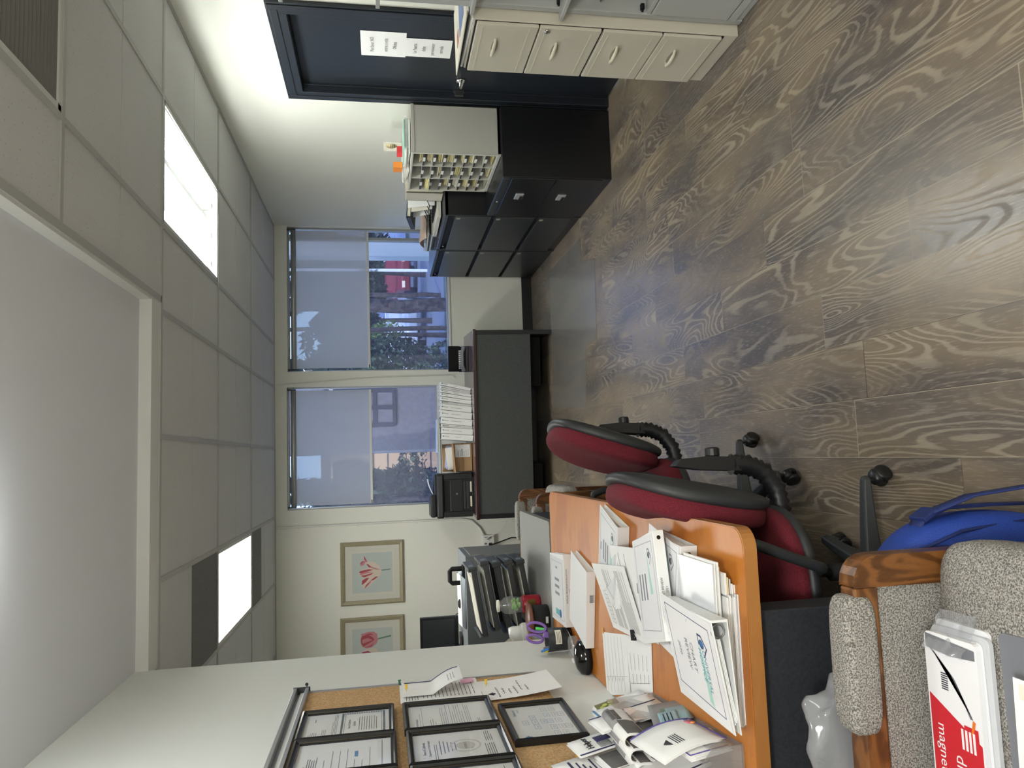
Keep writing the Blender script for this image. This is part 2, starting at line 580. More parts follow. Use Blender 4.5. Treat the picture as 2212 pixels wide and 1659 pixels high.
# half a tile left open round the small vent and the return grille
t.box(-1.10, -0.506, 6.50, 6.656, ZC, ZC+0.015)
ce = t.build('ceiling', 'tile')
struct(ce, 'white acoustic tile ceiling in a metal grid')
cg = g.build('ceiling_grid', 'grid_metal', ce)
# plenum slab above
struct(MB().box(XFL-0.1, XR+0.12, YB-0.1, YW+0.16, ZC+0.13, ZC+0.2).build('ceiling_slab', 'perforated'))
# drywall bay, raised a little above the tile grid
d = MB().box(XL-0.02, XS-0.004, YB, YS-0.1, ZD, ZD+0.03)
dc = d.build('ceiling', 'drywall'); struct(dc, 'smooth white drywall ceiling bay above the desk')
b = MB().box(XL-0.02, XS-0.02, YS-0.135, YS-0.012, ZC-0.004, ZD+0.02)
b.box(XS-0.032, XS-0.004, YB, YS-0.02, ZC-0.002, ZD+0.02)
struct(b.build('trim_1', 'trim_white'), 'white trim round the drywall ceiling bay')

# walls --------------------------------------------------------------------
W1 = (0.858, 2.282, 0.845, 2.395)        # right window x0, x1, z0, z1
W2 = (-0.445, 0.712, 0.98, 2.405)        # left window, behind the binders
w = MB()
y0, y1 = YW, YW+0.16
w.box(XFL, W2[0], y0, y1, 0, ZC+0.13)
w.box(W2[1], W1[0], y0, y1, 0, ZC+0.13)
w.box(W1[1], XR+0.12, y0, y1, 0, ZC+0.13)
for W in (W1, W2):
    w.box(W[0], W[1], y0, y1, 0, W[2])
    w.box(W[0], W[1], y0, y1, W[3], ZC+0.13)
# pilaster between the windows
struct(w.build('wall_far', 'wall_paint'))
DO = (3.70, 4.578, 1.99)                  # door opening y0, y1, top
w = MB()
w.box(XR, XR+0.12, YB, DO[0], 0, ZC+0.13)
w.box(XR, XR+0.12, DO[1], YW, 0, ZC+0.13)
w.box(XR, XR+0.12, DO[0], DO[1], DO[2], ZC+0.13)
struct(w.build('wall_right', 'wall_paint'))
struct(MB().box(XL-0.12, XL, YB, YP, 0, ZD+0.03).build('wall_left', 'left_wall_paint', bevel=0.006), 'white partition wall beside the orange desk')
struct(MB().box(XFL-0.1, XFL, YB, YW+0.16, 0, ZC+0.13).build('wall_far_left', 'wall_paint'))
struct(MB().box(XFL, XR+0.12, YB-0.1, YB, 0, ZC+0.13).build('wall_back', 'wall_paint'))
struct(MB().box(XFL, XR, YW-0.014, YW, 0, 0.10).build('baseboard_far', 'black_plastic'))
struct(MB().box(XR-0.014, XR, 4.66, YW-0.014, 0, 0.10).build('baseboard_right', 'black_plastic'))
struct(MB().box(XL, XL+0.012, YB, 1.5, 0, 0.10).build('baseboard_left', 'black_plastic'))

# windows ------------------------------------------------------------------
for n, W in ((1, W1), (2, W2)):
    f = MB()
    a = 0.014
    yy0, yy1 = YW+0.045, YW+0.11
    f.box(W[0], W[0]+a, yy0, yy1, W[2], W[3]); f.box(W[1]-a, W[1], yy0, yy1, W[2], W[3])
    f.box(W[0]+a, W[1]-a, yy0, yy1, W[2], W[2]+a); f.box(W[0]+a, W[1]-a, yy0, yy1, W[3]-a, W[3])
    if n == 1:
        f.box(W[1]-0.115, W[1]-0.085, yy0, yy1, W[2]+a, W[3]-a)
    fo = f.build('window_%d' % n, 'aluminium', bevel=0.003)
    struct(fo, 'right window beside the door wall' if n == 1 else 'left window behind the row of binders')
    MB().box(W[0]+a, W[1]-a, YW+0.075, YW+0.08, W[2]+a, W[3]-a).build('pane', 'window_glass', fo)
    s_ = MB().box(W[0]-0.0, W[1]+0.0, YW-0.012, YW+0.045, W[2]-0.018, W[2]+0.002)
    s_.build('window_sill', 'trim_white', fo, bevel=0.003)
    # roller blind
    b = thing('roller_blind', ((W[0]+W[1])/2, YW+0.03, W[3]), 'grey translucent roller blind half lowered over the %s' % ('right window next to the door wall' if n == 1 else 'left window above the binders'), 'blind', 'roller blinds over the two windows')
    zb = 1.635
    MB().grid(lambda u, v, W=W: (W[0]+0.034+u*(W[1]-W[0]-0.068), YW+0.018, zb+v*(W[3]-0.06-zb)), 1, 1, smooth=False).build('shade', 'shade', b)
    MB().lathe([(0, 0), (0.026, 0), (0.026, W[1]-W[0]-0.06), (0, W[1]-W[0]-0.06)], 20, T=TR(W[0]+0.03, YW+0.028, W[3]-0.056) @ RY(R(90))).build('roller_tube', 'shade_tube' if 'shade_tube' in MAT else 'aluminium', b)
    MB().box(W[0]+0.032, W[1]-0.032, YW+0.011, YW+0.025, zb-0.018, zb+0.004).build('bottom_bar', 'trim_white', b, bevel=0.003)
    for x in (W[0]+0.018, W[1]-0.030):
        MB().box(x, x+0.012, YW+0.010, YW+0.044, W[3]-0.078, W[3]-0.001).build('bracket', 'dark_plastic', b)
    MB().box(W[0]+0.03, W[0]+0.066, YW+0.009, YW+0.0115, zb-0.012, zb-0.002).build('end_clip', 'dark_plastic', b)

# door ---------------------------------------------------------------------
D = MB()
xf = XR+0.045
D.box(xf, xf+0.042, DO[0]+0.03, DO[1]-0.03, 0.008, DO[2]-0.03)
door = struct(D.build('door_1', 'navy_paint', bevel=0.003), 'dark navy door in a dark navy frame, closed')
f = MB()
def jamb(x0, x1, e):
    f.box(x0, x1, DO[0]-e, DO[0]+0.03-0.0*e, 0, DO[2]+e)
    f.box(x0, x1, DO[1]-0.03, DO[1]+e, 0, DO[2]+e)
    f.box(x0, x1, DO[0]+0.03, DO[1]-0.03, DO[2]-0.03, DO[2]+e)
jamb(XR-0.018, XR+0.03, 0.068)
f.box(XR+0.03, XR+0.11, DO[0]+0.0, DO[0]+0.03, 0, DO[2]); f.box(XR+0.03, XR+0.11, DO[1]-0.03, DO[1], 0, DO[2]); f.box(XR+0.03, XR+0.11, DO[0], DO[1], DO[2]-0.03, DO[2])
f.box(XR-0.024, XR-0.018, DO[1]+0.012, DO[1]+0.052, 0, DO[2]+0.06)
f.box(XR-0.024, XR-0.018, DO[0]-0.052, DO[0]-0.012, 0, DO[2]+0.06)
f.box(XR-0.024, XR-0.018, DO[0]-0.012, DO[1]+0.012, DO[2]+0.012, DO[2]+0.052)
fr = f.build('door_frame', 'navy_paint', door, bevel=0.004)
# chrome lever, rose and strike
h = MB()
hy, hz = 4.43, 0.995
h.lathe([(0, 0), (0.032, 0), (0.034, 0.006), (0.026, 0.014), (0.012, 0.018), (0.012, 0.05), (0, 0.05)], 24, T=TR(xf, hy, hz) @ RY(R(-90)))
h.tube([(xf-0.045, hy, hz), (xf-0.05, hy-0.03, hz), (xf-0.047, hy-0.075, hz-0.004), (xf-0.046, hy-0.11, hz-0.01)], [0.011, 0.010, 0.009, 0.007], 10)
h.build('door_handle', 'chrome', door)
h = MB()
h.box(XR+0.022, XR+0.044, DO[1]-0.034, DO[1]-0.012, hz-0.035, hz+0.035)
h.box(XR+0.0, XR+0.024, DO[1]-0.036, DO[1]-0.03, hz-0.028, hz+0.028)
h.build('strike_plate', 'nickel', door, bevel=0.002)
# two printed sheets taped to the door
for k, (zt, zb_, lines, dy) in enumerate((((1.597, 1.345, (('Por favor NO', 0.072), ('entres a esta', 0.148), ('Oficina', 0.198)), 0.0), (1.36, 1.086, (('La Puerta', 0.075), ('debe', 0.125), ('permanecer', 0.175), ('cerrada', 0.225)), 0.012)))):
    p = MB()
    ya, yb = (3.935, 4.188) if k == 0 else (3.982, 4.172)     # reading direction: right of the sheet is nearer the camera
    W_, H_ = yb-ya, zt-zb_
    T_ = frameT((xf-0.002-0.001*k, yb, zt), (0, -1, 0), (0, 0, 1))
    def pg(u, v): return (u*W_, -v*H_, 0.004*math.sin(u*3.1)*(1-k)*(v < 0.2 and 1 or 0.3))
    p.grid(pg, 8, 8, T=T_)
    for s_, dz in lines:
        p.text(s_, 0.030, 1, T_ @ TR(W_/2, -dz, 0.005), center=True, sx=0.86)
    p_ = p.build('paper_sign', ['paper', 'ink'])
    tag(p_, ('upper white sheet on the navy door reading Por favor NO entres a esta Oficina' if k == 0 else 'lower white sheet on the navy door reading La Puerta debe permanecer cerrada'), 'sign', 'paper signs on the door')

# ceiling fixtures -----------------------------------------------------------
def tray(F, open_):
    x0, x1, y0, y1 = F
    m = MB()
    e = 0.022
    for a in ((x0+0.012, x0+e+0.012, y0+0.012, y1-0.012), (x1-e-0.012, x1-0.012, y0+0.012, y1-0.012), (x0+0.012, x1-0.012, y0+0.012, y0+e+0.012), (x0+0.012, x1-0.012, y1-e-0.012, y1-0.012)):
        m.box(*a, ZC-0.004, ZC+0.008)
    m.box(x0+0.012, x0+0.02, y0, y1, ZC, ZC+0.09); m.box(x1-0.02, x1-0.012, y0, y1, ZC, ZC+0.09)
    m.box(x0, x1, y0+0.012, y0+0.02, ZC, ZC+0.09); m.box(x0, x1, y1-0.02, y1-0.012, ZC, ZC+0.09)
    m.box(x0, x1, y0, y1, ZC+0.09, ZC+0.1)
    return m
F = FIX[0]
lt = thing('ceiling_light', ((F[0]+F[1])/2, (F[2]+F[3])/2, ZC), 'open fluorescent ceiling light with three bare lit tubes, near the door wall', 'ceiling light')
tray(F, 1).build('housing', 'fixture_white', lt)
xs = [F[0]+0.11, F[0]+0.29, F[0]+0.48]
for x in xs:
    MB().tube([(x, F[2]+0.07, ZC+0.045), (x, F[3]-0.09, ZC+0.045)], 0.017, 12).build('tube', 'tube', lt)
so_ = MB()
for x in xs:
    for y in (F[2]+0.03, F[3]-0.088):
        so_.box(x-0.016, x+0.016, y, y+0.045, ZC+0.022, ZC+0.09)
so_.build('lamp_holder', 'fixture_white', lt)
bc = MB().prism([(F[0]+0.36, ZC+0.09), (F[0]+0.38, ZC+0.045), (F[0]+0.41, ZC+0.045), (F[0]+0.43, ZC+0.09)], F[2]+0.03, F[3]-0.03, axis=1)
bc.build('ballast_cover', 'fixture_white', lt)
MB().tube([(F[1]-0.05, F[2]+0.03, ZC+0.0), (F[1]-0.05, F[3]-0.03, ZC+0.0)], 0.006, 8).build('hinge_rod', 'grid_metal', lt)
wi = MB()
for x in xs[:2]:
    wi.tube([(x, F[3]-0.05, ZC+0.03), (x+0.03, F[3]-0.036, ZC+0.045), (x+0.06, F[3]-0.034, ZC+0.06), (x+0.09, F[3]-0.034, ZC+0.085)], 0.002, 5)
wi.build('wiring', 'grid_metal', lt)
F = FIX[1]
lt = thing('ceiling_light', ((F[0]+F[1])/2, (F[2]+F[3])/2, ZC), 'flat lit ceiling light panel with a white diffuser, above the tulip pictures', 'ceiling light')
tray(F, 0).build('housing', 'fixture_white', lt)
MB().box(F[0]+0.02, F[1]-0.02, F[2]+0.02, F[3]-0.02, ZC+0.004, ZC+0.009).build('diffuser', 'lens', lt)
F = FIX[2]
lt = thing('ceiling_light', ((F[0]+F[1])/2, (F[2]+F[3])/2, ZC), 'unlit ceiling light panel with a ribbed grey lens, over the filing cabinets', 'ceiling light')
tray(F, 0).build('housing', 'fixture_white', lt)
pr = MB()
nn = 46
for i in range(nn):
    a = F[2]+0.02+(F[3]-F[2]-0.04)*i/nn; b = F[2]+0.02+(F[3]-F[2]-0.04)*(i+1)/nn
    pr.quad([(F[0]+0.02, a, ZC+0.007), (F[1]-0.02, a, ZC+0.007), (F[1]-0.02, (a+b)/2, ZC+0.002), (F[0]+0.02, (a+b)/2, ZC+0.002)])
    pr.quad([(F[0]+0.02, (a+b)/2, ZC+0.002), (F[1]-0.02, (a+b)/2, ZC+0.002), (F[1]-0.02, b, ZC+0.007), (F[0]+0.02, b, ZC+0.007)])
pr.build('lens', 'perforated', lt)
for k, F in enumerate(FIX[3:]):
    v = thing('ceiling_vent', ((F[0]+F[1])/2, (F[2]+F[3])/2, ZC), ('dark perforated square ceiling vent in front of the lit diffuser panel' if k == 0 else 'pale slotted ceiling grille between the lit diffuser panel and the far wall'), 'vent')
    MB().box(F[0]+0.008, F[1]-0.008, F[2]+0.002, F[3]-0.008, ZC-0.002, ZC+0.004).build('face', 'dark_perforated' if k == 0 else 'perforated', v)
    e = MB()
    for i in range(0, 5):
        x = F[0]+0.22+i*0.035
        e.box(x, x+0.008, F[2]+0.12, F[3]-0.12, ZC-0.0035, ZC-0.002)
    if k: e.build('slot', 'grey_inner', v)
# round dome lamp on the drywall
P = at(-112, 1205, 2, ZD)
lt = thing('ceiling_light', (P.x, P.y, ZD), 'round glowing dome light on the smooth drywall ceiling', 'ceiling light')
Tm = TR(P.x, P.y-0.055, ZD) @ RX(R(180))
MB().lathe([(0, 0.0), (0.15, 0.0), (0.155, 0.012), (0.15, 0.022), (0, 0.022)], 32, T=Tm).build('base', 'fixture_white', lt)
MB().lathe([(0.142, 0.022), (0.138, 0.05), (0.11, 0.078), (0.06, 0.092), (0, 0.096)], 32, T=Tm).build('dome', 'dome', lt)
# ================================================================== right side: cabinets
XF = 1.772
def tall_lateral(y0, y1, label):
    t = thing('lateral_filing_cabinet', ((XF+2.25)/2, (y0+y1)/2, 0), label, 'cabinet', 'tall black lateral filing cabinets')
    b = MB()
    e = 0.018
    b.box(XF+0.004, 2.25, y0, y0+e, 0, 1.03); b.box(XF+0.004, 2.25, y1-e, y1, 0, 1.03)
    b.box(XF+0.004, 2.25, y0, y1, 1.005, 1.03); b.box(2.23, 2.25, y0, y1, 0, 1.03)
    b.box(XF+0.012, 2.25, y0+e, y1-e, 0, 0.055)
    b.box(XF+0.03, XF+0.04, y0+e, y1-e, 0.055, 1.005, 1)
    b.build('body', ['black_metal', 'matte_black'], t, bevel=0.003)
    for z0, z1 in ((0.062, 0.322), (0.352, 0.652), (0.682, 0.955)):
        d = MB().box(XF, XF+0.02, y0+e+0.004, y1-e-0.004, z0, z1).build('drawer', 'black_satin', t, bevel=0.003)
        MB().box(XF+0.0, XF+0.03, y0+e+0.004, y0+e+0.045, z1, z1+0.02).box(XF+0.0, XF+0.03, y1-e-0.045, y1-e-0.004, z1, z1+0.02).build('pull', 'matte_black', d)
        MB().box(XF-0.001, XF+0.001, y0+0.05, y0+0.09, z1-0.04, z1-0.012).build('label_holder', 'cream_dark', d)
    MB().lathe([(0, 0), (0.008, 0), (0.008, 0.004), (0, 0.004)], 14, T=TR(XF+0.003, y1-0.12, 0.985) @ RY(R(-90))).build('lock', 'chrome', t)
    return t
tall_lateral(6.285, 7.24, 'tall black three-drawer lateral filing cabinet nearest the window wall')
tall_lateral(5.345, 6.28, 'tall black three-drawer lateral filing cabinet beside the lower one with the mail sorter')
y0, y1 = 4.565, 5.335
t = thing('lateral_filing_cabinet', ((XF+2.25)/2, (y0+y1)/2, 0), 'low black two-drawer lateral filing cabinet under the putty mail sorter', 'cabinet')
b = MB().box(XF+0.006, 2.25, y0, y1, 0, 0.725)
b.build('body', 'black_metal', t, bevel=0.003)
MB().box(XF, XF+0.01, y0+0.004, y1-0.004, 0.672, 0.72).build('top_rail', 'black_satin', t, bevel=0.002)
for z0, z1 in ((0.062, 0.368), (0.376, 0.664)):
    d = MB().box(XF-0.004, XF+0.01, y0+0.006, y1-0.006, z0, z1).build('drawer', 'black_metal', t, bevel=0.003)
    yc = (y0+y1)/2-0.06; zc = z1-0.10
    h = MB().box(XF-0.012, XF-0.002, yc-0.05, yc+0.05, zc-0.028, zc+0.028)
    h.build('handle', mat('bright_steel', (186, 188, 190), 0.25, 0.3) and 'bright_steel', d, bevel=0.003)
    MB().box(XF-0.014, XF-0.011, yc-0.02, yc+0.05, zc-0.024, zc-0.004).build('recess', 'matte_black', d)
MB().lathe([(0, 0), (0.009, 0), (0.009, 0.006), (0, 0.006)], 14, T=TR(XF, y1-0.32, 0.695) @ RY(R(-90))).build('lock', 'chrome', t)
MB().box(XF-0.002, XF, y0+0.03, y0+0.075, 0.688, 0.706).build('badge', 'chrome', t)

# mail sorter ----------------------------------------------------------------
sx0, sx1, sy0, sy1, sz0, sz1 = 1.935, 2.255, 4.60, 5.285, 0.727, 1.300
t = thing('mail_sorter', ((sx0+sx1)/2, (sy0+sy1)/2, sz0), 'putty metal pigeonhole mail sorter full of yellow slips, on the low black cabinet', 'sorter')
b = MB()
b.box(sx0, sx1, sy0, sy0+0.012, sz0, sz1); b.box(sx0, sx1, sy1-0.012, sy1, sz0, sz1)
b.box(sx0, sx1, sy0, sy1, sz1-0.012, sz1); b.box(sx0, sx1, sy0, sy1, sz0, sz0+0.02)
b.box(sx1-0.008, sx1, sy0, sy1, sz0, sz1)
b.box(sx0-0.006, sx0+0.004, sy0-0.003, sy0+0.014, sz0, sz1+0.003); b.box(sx0-0.002, sx1, sy0-0.003, sy0, sz1-0.018, sz1+0.003)
b.build('body', 'putty_metal', t, bevel=0.002)
NR = 8
cw = (sy1-sy0-0.024)/3; rh = (sz1-sz0-0.032)/NR
dv = MB()
for i in (1, 2):
    y = sy0+0.012+cw*i
    dv = MB().box(sx0+0.002, sx1-0.01, y-0.004, y+0.004, sz0+0.02, sz1-0.012)
    dv.build('divider', 'putty_metal', t)
for c in range(3):
    for r_ in range(NR):
        z = sz0+0.02+rh*r_
        ya, yb = sy0+0.014+cw*c, sy0+0.010+cw*(c+1)
        if r_:
            s = MB().box(sx0+0.006, sx1-0.01, ya, yb, z-0.002, z+0.002)
            s.box(sx0+0.004, sx0+0.008, ya, yb, z-0.007, z+0.003, 1)
            s.box(sx0+0.002, sx0+0.005, (ya+yb)/2-0.03, (ya+yb)/2+0.03, z-0.012, z+0.004, 2)
            s.build('shelf', ['putty_metal', 'dark_plastic', 'white_plastic'], t)
rng = random.Random(3)
SL = [(0, 7), (0, 6), (0, 5), (0, 4), (0, 2), (0, 1), (0, 0), (0, 3), (1, 3), (1, 5), (1, 2), (1, 0), (2, 4), (2, 6), (2, 3), (2, 2), (2, 1), (2, 0), (1, 6)]
for c, r_ in SL:
    z = sz0+0.024+rh*r_+0.001
    ya, yb = sy0+0.02+cw*c, sy0+0.004+cw*(c+1)
    hh = rng.uniform(0.012, 0.04) if (c, r_) not in ((0, 1), (1, 2), (1, 6), (2, 0)) else 0.004
    st = MB()
    n = max(2, int(hh/0.004))
    for k in range(n):
        o1, o2 = rng.uniform(-0.004, 0.008), rng.uniform(0, 0.03)
        st.box(sx0+0.012+rng.uniform(0, 0.02)-(0.03 if (c, r_) == (2, 6) else 0), sx1-0.05, ya+o2, yb-0.012-rng.uniform(0, 0.03), z+k*hh/n, z+(k+0.8)*hh/n, k % 3 == 1)
    white = (c, r_) in ((0, 1), (1, 6), (2, 3))
    tag(st.build('slip_stack', ['paper_warm' if white else 'yellow_paper', 'paper_warm'], None), '%s in the %s column of the mail sorter, %s row' % ('white slips' if white else 'yellow carbon slips', ('nearest', 'middle', 'farthest')[c], ('bottom', 'second', 'third', 'fourth', 'fifth', 'sixth', 'seventh', 'top')[r_]), 'papers', 'slips in the mail sorter')
# things on the sorter
zt = sz1+0.004
p = MB()
for k in range(7):
    a = rng.uniform(-0.12, 0.12)
    p.cbox((0, 0, 0.004+k*0.006), (0.22+rng.uniform(-0.02, 0.03), 0.30+rng.uniform(-0.02, 0.02), 0.005), k % 4, TR(2.10, 4.86, zt) @ RZ(a))
tag(p.build('paper_stack', ['paper', 'paper_warm', 'pale_green_ink', 'paper']), 'loose stack of papers and leaflets on top of the mail sorter, nearer the door', 'papers')
p = MB()
for k in range(6):
    p.cbox((0, 0, 0.004+k*0.007), (0.2, 0.28+rng.uniform(-0.03, 0.02), 0.006), k % 2, TR(2.08, 5.10, zt) @ RZ(rng.uniform(-0.2, 0.2)))
tag(p.build('paper_stack', ['paper_warm', 'paper']), 'untidy pale paper pile on top of the mail sorter, nearer the window', 'papers')
def at_box(cx, cy, z, sx, sy, sz, m, rz=0): return MB().cbox((0, 0, sz/2), (sx, sy, sz), 0, TR(cx, cy, z) @ RZ(rz))
o = at_box(2.06, 4.90, zt+0.048, 0.05, 0.05, 0.035, 0, 0.2).build('sticker_roll_box', 'red_box' if 'red_box' in MAT else mat('red_box', (226, 60, 66), 0.6) and 'red_box', None)
tag(o, 'small red sticker box on the papers on the mail sorter', 'box')
o = MB().cbox((0, 0, 0.03), (0.04, 0.085, 0.06), 0, TR(2.0, 5.02, zt+0.046)).build('sticky_note_pad', mat('orange_note', (248, 150, 60), 0.6), None)
tag(o, 'bright orange sticky note block on the papers on the mail sorter', 'note pad')
o = MB()
Tm = TR(2.13, 4.99, zt+0.046)
o.cbox((0, 0, 0.062), (0.006, 0.13, 0.124), 0, Tm)
o.lathe([(0, 0), (0.038, 0), (0, 0.001)], 24, 1, Tm @ TR(-0.004, -0.02, 0.07) @ RY(R(-90)))
for k in range(3): o.box(-0.006, -0.005, -0.045, 0.0, 0.05+k*0.012, 0.053+k*0.012, 2, Tm)
tag(o.build('label_box', ['paper_warm', 'manila', 'ink']), 'upright cream label carton with a tan round seal on the mail sorter', 'box')
o = MB()
o.grid(lambda u, v: (2.06+0.02*u, 5.06+u*0.05, zt+0.125+0.05*v+0.03*math.sin(u*2.2)), 8, 2)
tag(o.build('loose_label', mat('peach_label', (242, 214, 200), 0.8)), 'curled peach paper label standing behind the orange note block', 'label')

# things on the tall cabinets --------------------------------------------------
z = 1.032
o = MB()
o.box(1.955, 2.25, 5.39, 5.40, z, 1.31); o.box(1.955, 2.25, 5.555, 5.565, z, 1.31); o.box(2.24, 2.25, 5.39, 5.565, z, 1.31); o.box(1.955, 2.25, 5.39, 5.565, z, z+0.01); o.box(1.955, 1.965, 5.39, 5.565, z, 1.31)
tag(o.build('file_box', 'cream_plastic', bevel=0.002), 'tall cream file box behind the mail sorter on the black cabinet', 'box')
o = MB()
for k in range(8):
    o.cbox((0, 0, 0.01+k*0.0035), (0.30, 0.52+rng.uniform(-0.02, 0.02), 0.003), k % 2, TR(2.0, 5.88, z) @ RZ(rng.uniform(-0.03, 0.03)))
tag(o.build('paper_stack', ['paper', 'paper_warm']), 'flat stack of white paper lying along the black cabinet top beside the file box', 'papers')
t = thing('file_rack', (2.06, 5.88, z+0.04), 'black mesh desk file rack holding papers on the black cabinet', 'rack')
o = MB()
zb = z+0.042
for i in range(5):
    y = 5.66+0.09*i
    o.tube([(1.95, y, zb+0.003), (2.2, y, zb+0.003), (2.2, y, zb+0.16-0.02*i), (2.1, y, zb+0.11), (1.95, y, zb+0.05), (1.95, y, zb+0.003)], 0.003, 6)
o.box(1.94, 2.21, 5.64, 6.06, zb-0.001, zb+0.005)
o.tube([(1.95, 5.64, zb+0.05), (1.95, 6.06, zb+0.05)], 0.003, 6)
o.build('frame', 'matte_black', t)
MB().tube([(2.2, 5.60, zb+0.20), (2.15, 5.66, zb+0.14), (2.1, 5.70, zb+0.06)], 0.003, 6).build('rod', 'matte_black', t)
for k, (y, a, m_, l_) in enumerate(((5.70, 0.35, 'paper', 'white printed sheet leaning in the mesh rack nearest the file box'), (5.78, 0.5, 'paper_warm', 'second cream sheet bundle leaning in the mesh rack'), (5.90, 0.6, 'paper', 'third white sheet bundle low in the mesh rack'))):
    o = MB().cbox((0, 0, 0.11), (0.22, 0.006, 0.22-0.03*k), 0, TR(2.08, y, zb+0.006) @ RX(-a))
    for q in range(4): o.cbox((0.02, -0.0035, 0.10+q*0.02), (0.14, 0.0006, 0.004), 1, TR(2.08, y, zb+0.006) @ RX(-a))
    tag(o.build('paper', [m_, 'grey_ink']), l_, 'papers')
o = MB()
Tn = TR(2.06, 6.02, z+0.215) @ RX(R(-9)) @ RY(R(4))
o.cbox((0, 0, 0), (0.28, 0.30, 0.004), 0, Tn @ TR(0, 0, 0.016)); o.cbox((0, 0, 0), (0.28, 0.30, 0.004), 0, Tn @ TR(0, 0, -0.016)); o.cbox((-0.14, 0, 0), (0.004, 0.30, 0.036), 0, Tn)
o.cbox((0.004, 0, 0), (0.25, 0.28, 0.026), 1, Tn)
tag(o.build('binder', [mat('navy_book', (34, 40, 62), 0.5) and 'navy_book', 'paper_warm']), 'dark navy binder lying tilted on the mesh rack of the black cabinet', 'binder')
o = MB()
for k in range(4):
    o.cbox((0, 0, 0.008+k*0.016), (0.26, 0.44-0.02*k, 0.014), k % 2, TR(2.05, 6.58, z) @ RZ(0.05*k))
tag(o.build('book_stack', ['dark_plastic', 'paper_warm']), 'low pile of grey folders under the pinkish folder on the far black cabinet', 'books')
o = MB()
o.grid(lambda u, v: (1.88+0.30*u, 6.28+0.42*v, z+0.080+0.05*math.sin(min(1, v*1.3)*math.pi)*(1-0.3*u)+0.004*math.sin(u*9)), 12, 12)
tag(o.build('folder', mat('pink_manila', (222, 200, 186), 0.8), None, solid=0.006), 'pinkish manila folder slumped over grey folders on the far black cabinet', 'folder')

# cream four-drawer cabinet ----------------------------------------------------
cx, cy0, cy1 = 1.728, 2.79, 3.170
t = thing('filing_cabinet', (2.0, (cy0+cy1)/2, 0), 'cream four-drawer vertical filing cabinet in front of the navy door', 'cabinet')
MB().box(cx+0.004, 2.245, cy0, cy1, 0, 1.13).build('body', 'cream_metal', t, bevel=0.003)
zz = [0.07, 0.333, 0.597, 0.86, 1.118]
for i in range(4):
    z0, z1 = zz[i]+0.003, zz[i+1]-0.003
    if i == 1: z1 -= 0.004
    d = MB().box(cx-0.012, cx+0.006, cy0+0.006, cy1-0.008, z0, z1).build('drawer', 'cream_metal', t, bevel=0.003)
    for zq in (z0+0.036, z1-0.026):
        MB().box(cx-0.0135, cx-0.011, cy0+0.03, cy1-0.03, zq-0.0025, zq+0.0025).build('ridge', 'cream_metal', d)
    yc, zc = (cy0+cy1)/2-0.03, z1-0.085
    hd = MB()
    hd.tube([(cx-0.012, yc-0.052, zc-0.004), (cx-0.03, yc-0.045, zc), (cx-0.04, yc, zc+0.002), (cx-0.03, yc+0.045, zc), (cx-0.012, yc+0.052, zc-0.004)], [0.005, 0.0065, 0.008, 0.0065, 0.005], 10)
    hd.build('handle', 'cream_plastic', d)
    hb = MB().prism([(yc+0.050*math.cos(a), zc-0.006+0.014*math.sin(a)) for a in [2*math.pi*k/20 for k in range(20)]], cx-0.0145, cx-0.011, axis=0)
    hb.build('handle_recess', 'cream_dark', d)
MB().box(cx+0.001, cx+0.004, cy0+0.006, cy1-0.006, 0.062, 1.122).build('gap', 'matte_black', t)
MB().lathe([(0.0, 0.006), (0.004, 0.006), (0.012, 0.005), (0.013, 0), (0.0, 0)][::-1], 20, T=TR(cx-0.012, cy0+0.028, 0.825) @ RY(R(-90))).build('lock', 'chrome', t)
# magazines on it
p = MB(); q = 0
for k, (dx, dy, m_, th) in enumerate(((0, 0, 0, 0.008), (0.005, -0.01, 1, 0.006), (-0.01, 0, 2, 0.005), (0.008, 0.006, 0, 0.007), (-0.02, 0.012, 1, 0.004))):
    p.cbox((0, 0, q+th/2), (0.30, 0.42, th), m_, TR(1.895+dx, 2.99+dy, 1.131) @ RZ(0.03*(k-2)))
    q += th
p.cbox((0.02, -0.05, q+0.001), (0.22, 0.16, 0.001), 3, TR(1.875, 2.99, 1.131) @ RZ(0.06))
p.cbox((-0.05, 0.10, q+0.001), (0.06, 0.05, 0.001), 4, TR(1.875, 2.99, 1.131) @ RZ(0.06))
tag(p.build('magazine_stack', ['paper', 'paper_warm', 'dark_plastic', mat('cover_blue', (130, 150, 200), 0.4) and 'cover_blue', mat('cover_red', (180, 90, 80), 0.4) and 'cover_red']), 'stack of magazines and leaflets overhanging the top of the cream filing cabinet', 'magazines')

# grey open file cabinet --------------------------------------------------------
gx, ga, gb = 1.775, 1.855, 2.780
t = thing('file_cabinet', (2.02, (ga+gb)/2, 0), 'light grey metal five-tier file cabinet with flipper doors pushed open, beside the cream one', 'cabinet')
b = MB()
b.box(gx, 2.25, gb-0.03, gb, 0, 1.99); b.box(gx, 2.25, ga, ga+0.03, 0, 1.99)
b.box(2.24, 2.25, ga, gb, 0, 1.99); b.box(gx, 2.25, ga, gb, 1.965, 1.99)
b.box(gx+0.004, 2.25, ga+0.03, gb-0.03, 0, 0.045)
tiers = [0.045, 0.415, 0.765, 1.125, 1.49, 1.85]
for z in tiers[1:]:
    b.box(gx+0.002, 2.24, ga+0.03, gb-0.03, z-0.012, z+0.006)
b.box(gx-0.004, gx+0.002, ga+0.02, gb-0.025, 0.03, 0.065)
b.build('body', 'grey_metal', t, bevel=0.002)
MB().box(gx-0.006, gx+0.004, ga+0.034, gb-0.036, 0.07, 0.402).build('door', 'grey_metal', t, bevel=0.003)
for z in tiers[2:]:
    MB().box(gx-0.047, gx+0.30, ga+0.034, gb-0.018, z+0.008, z+0.024).build('flipper_door', 'grey_metal', t, bevel=0.002)
hg = MB()
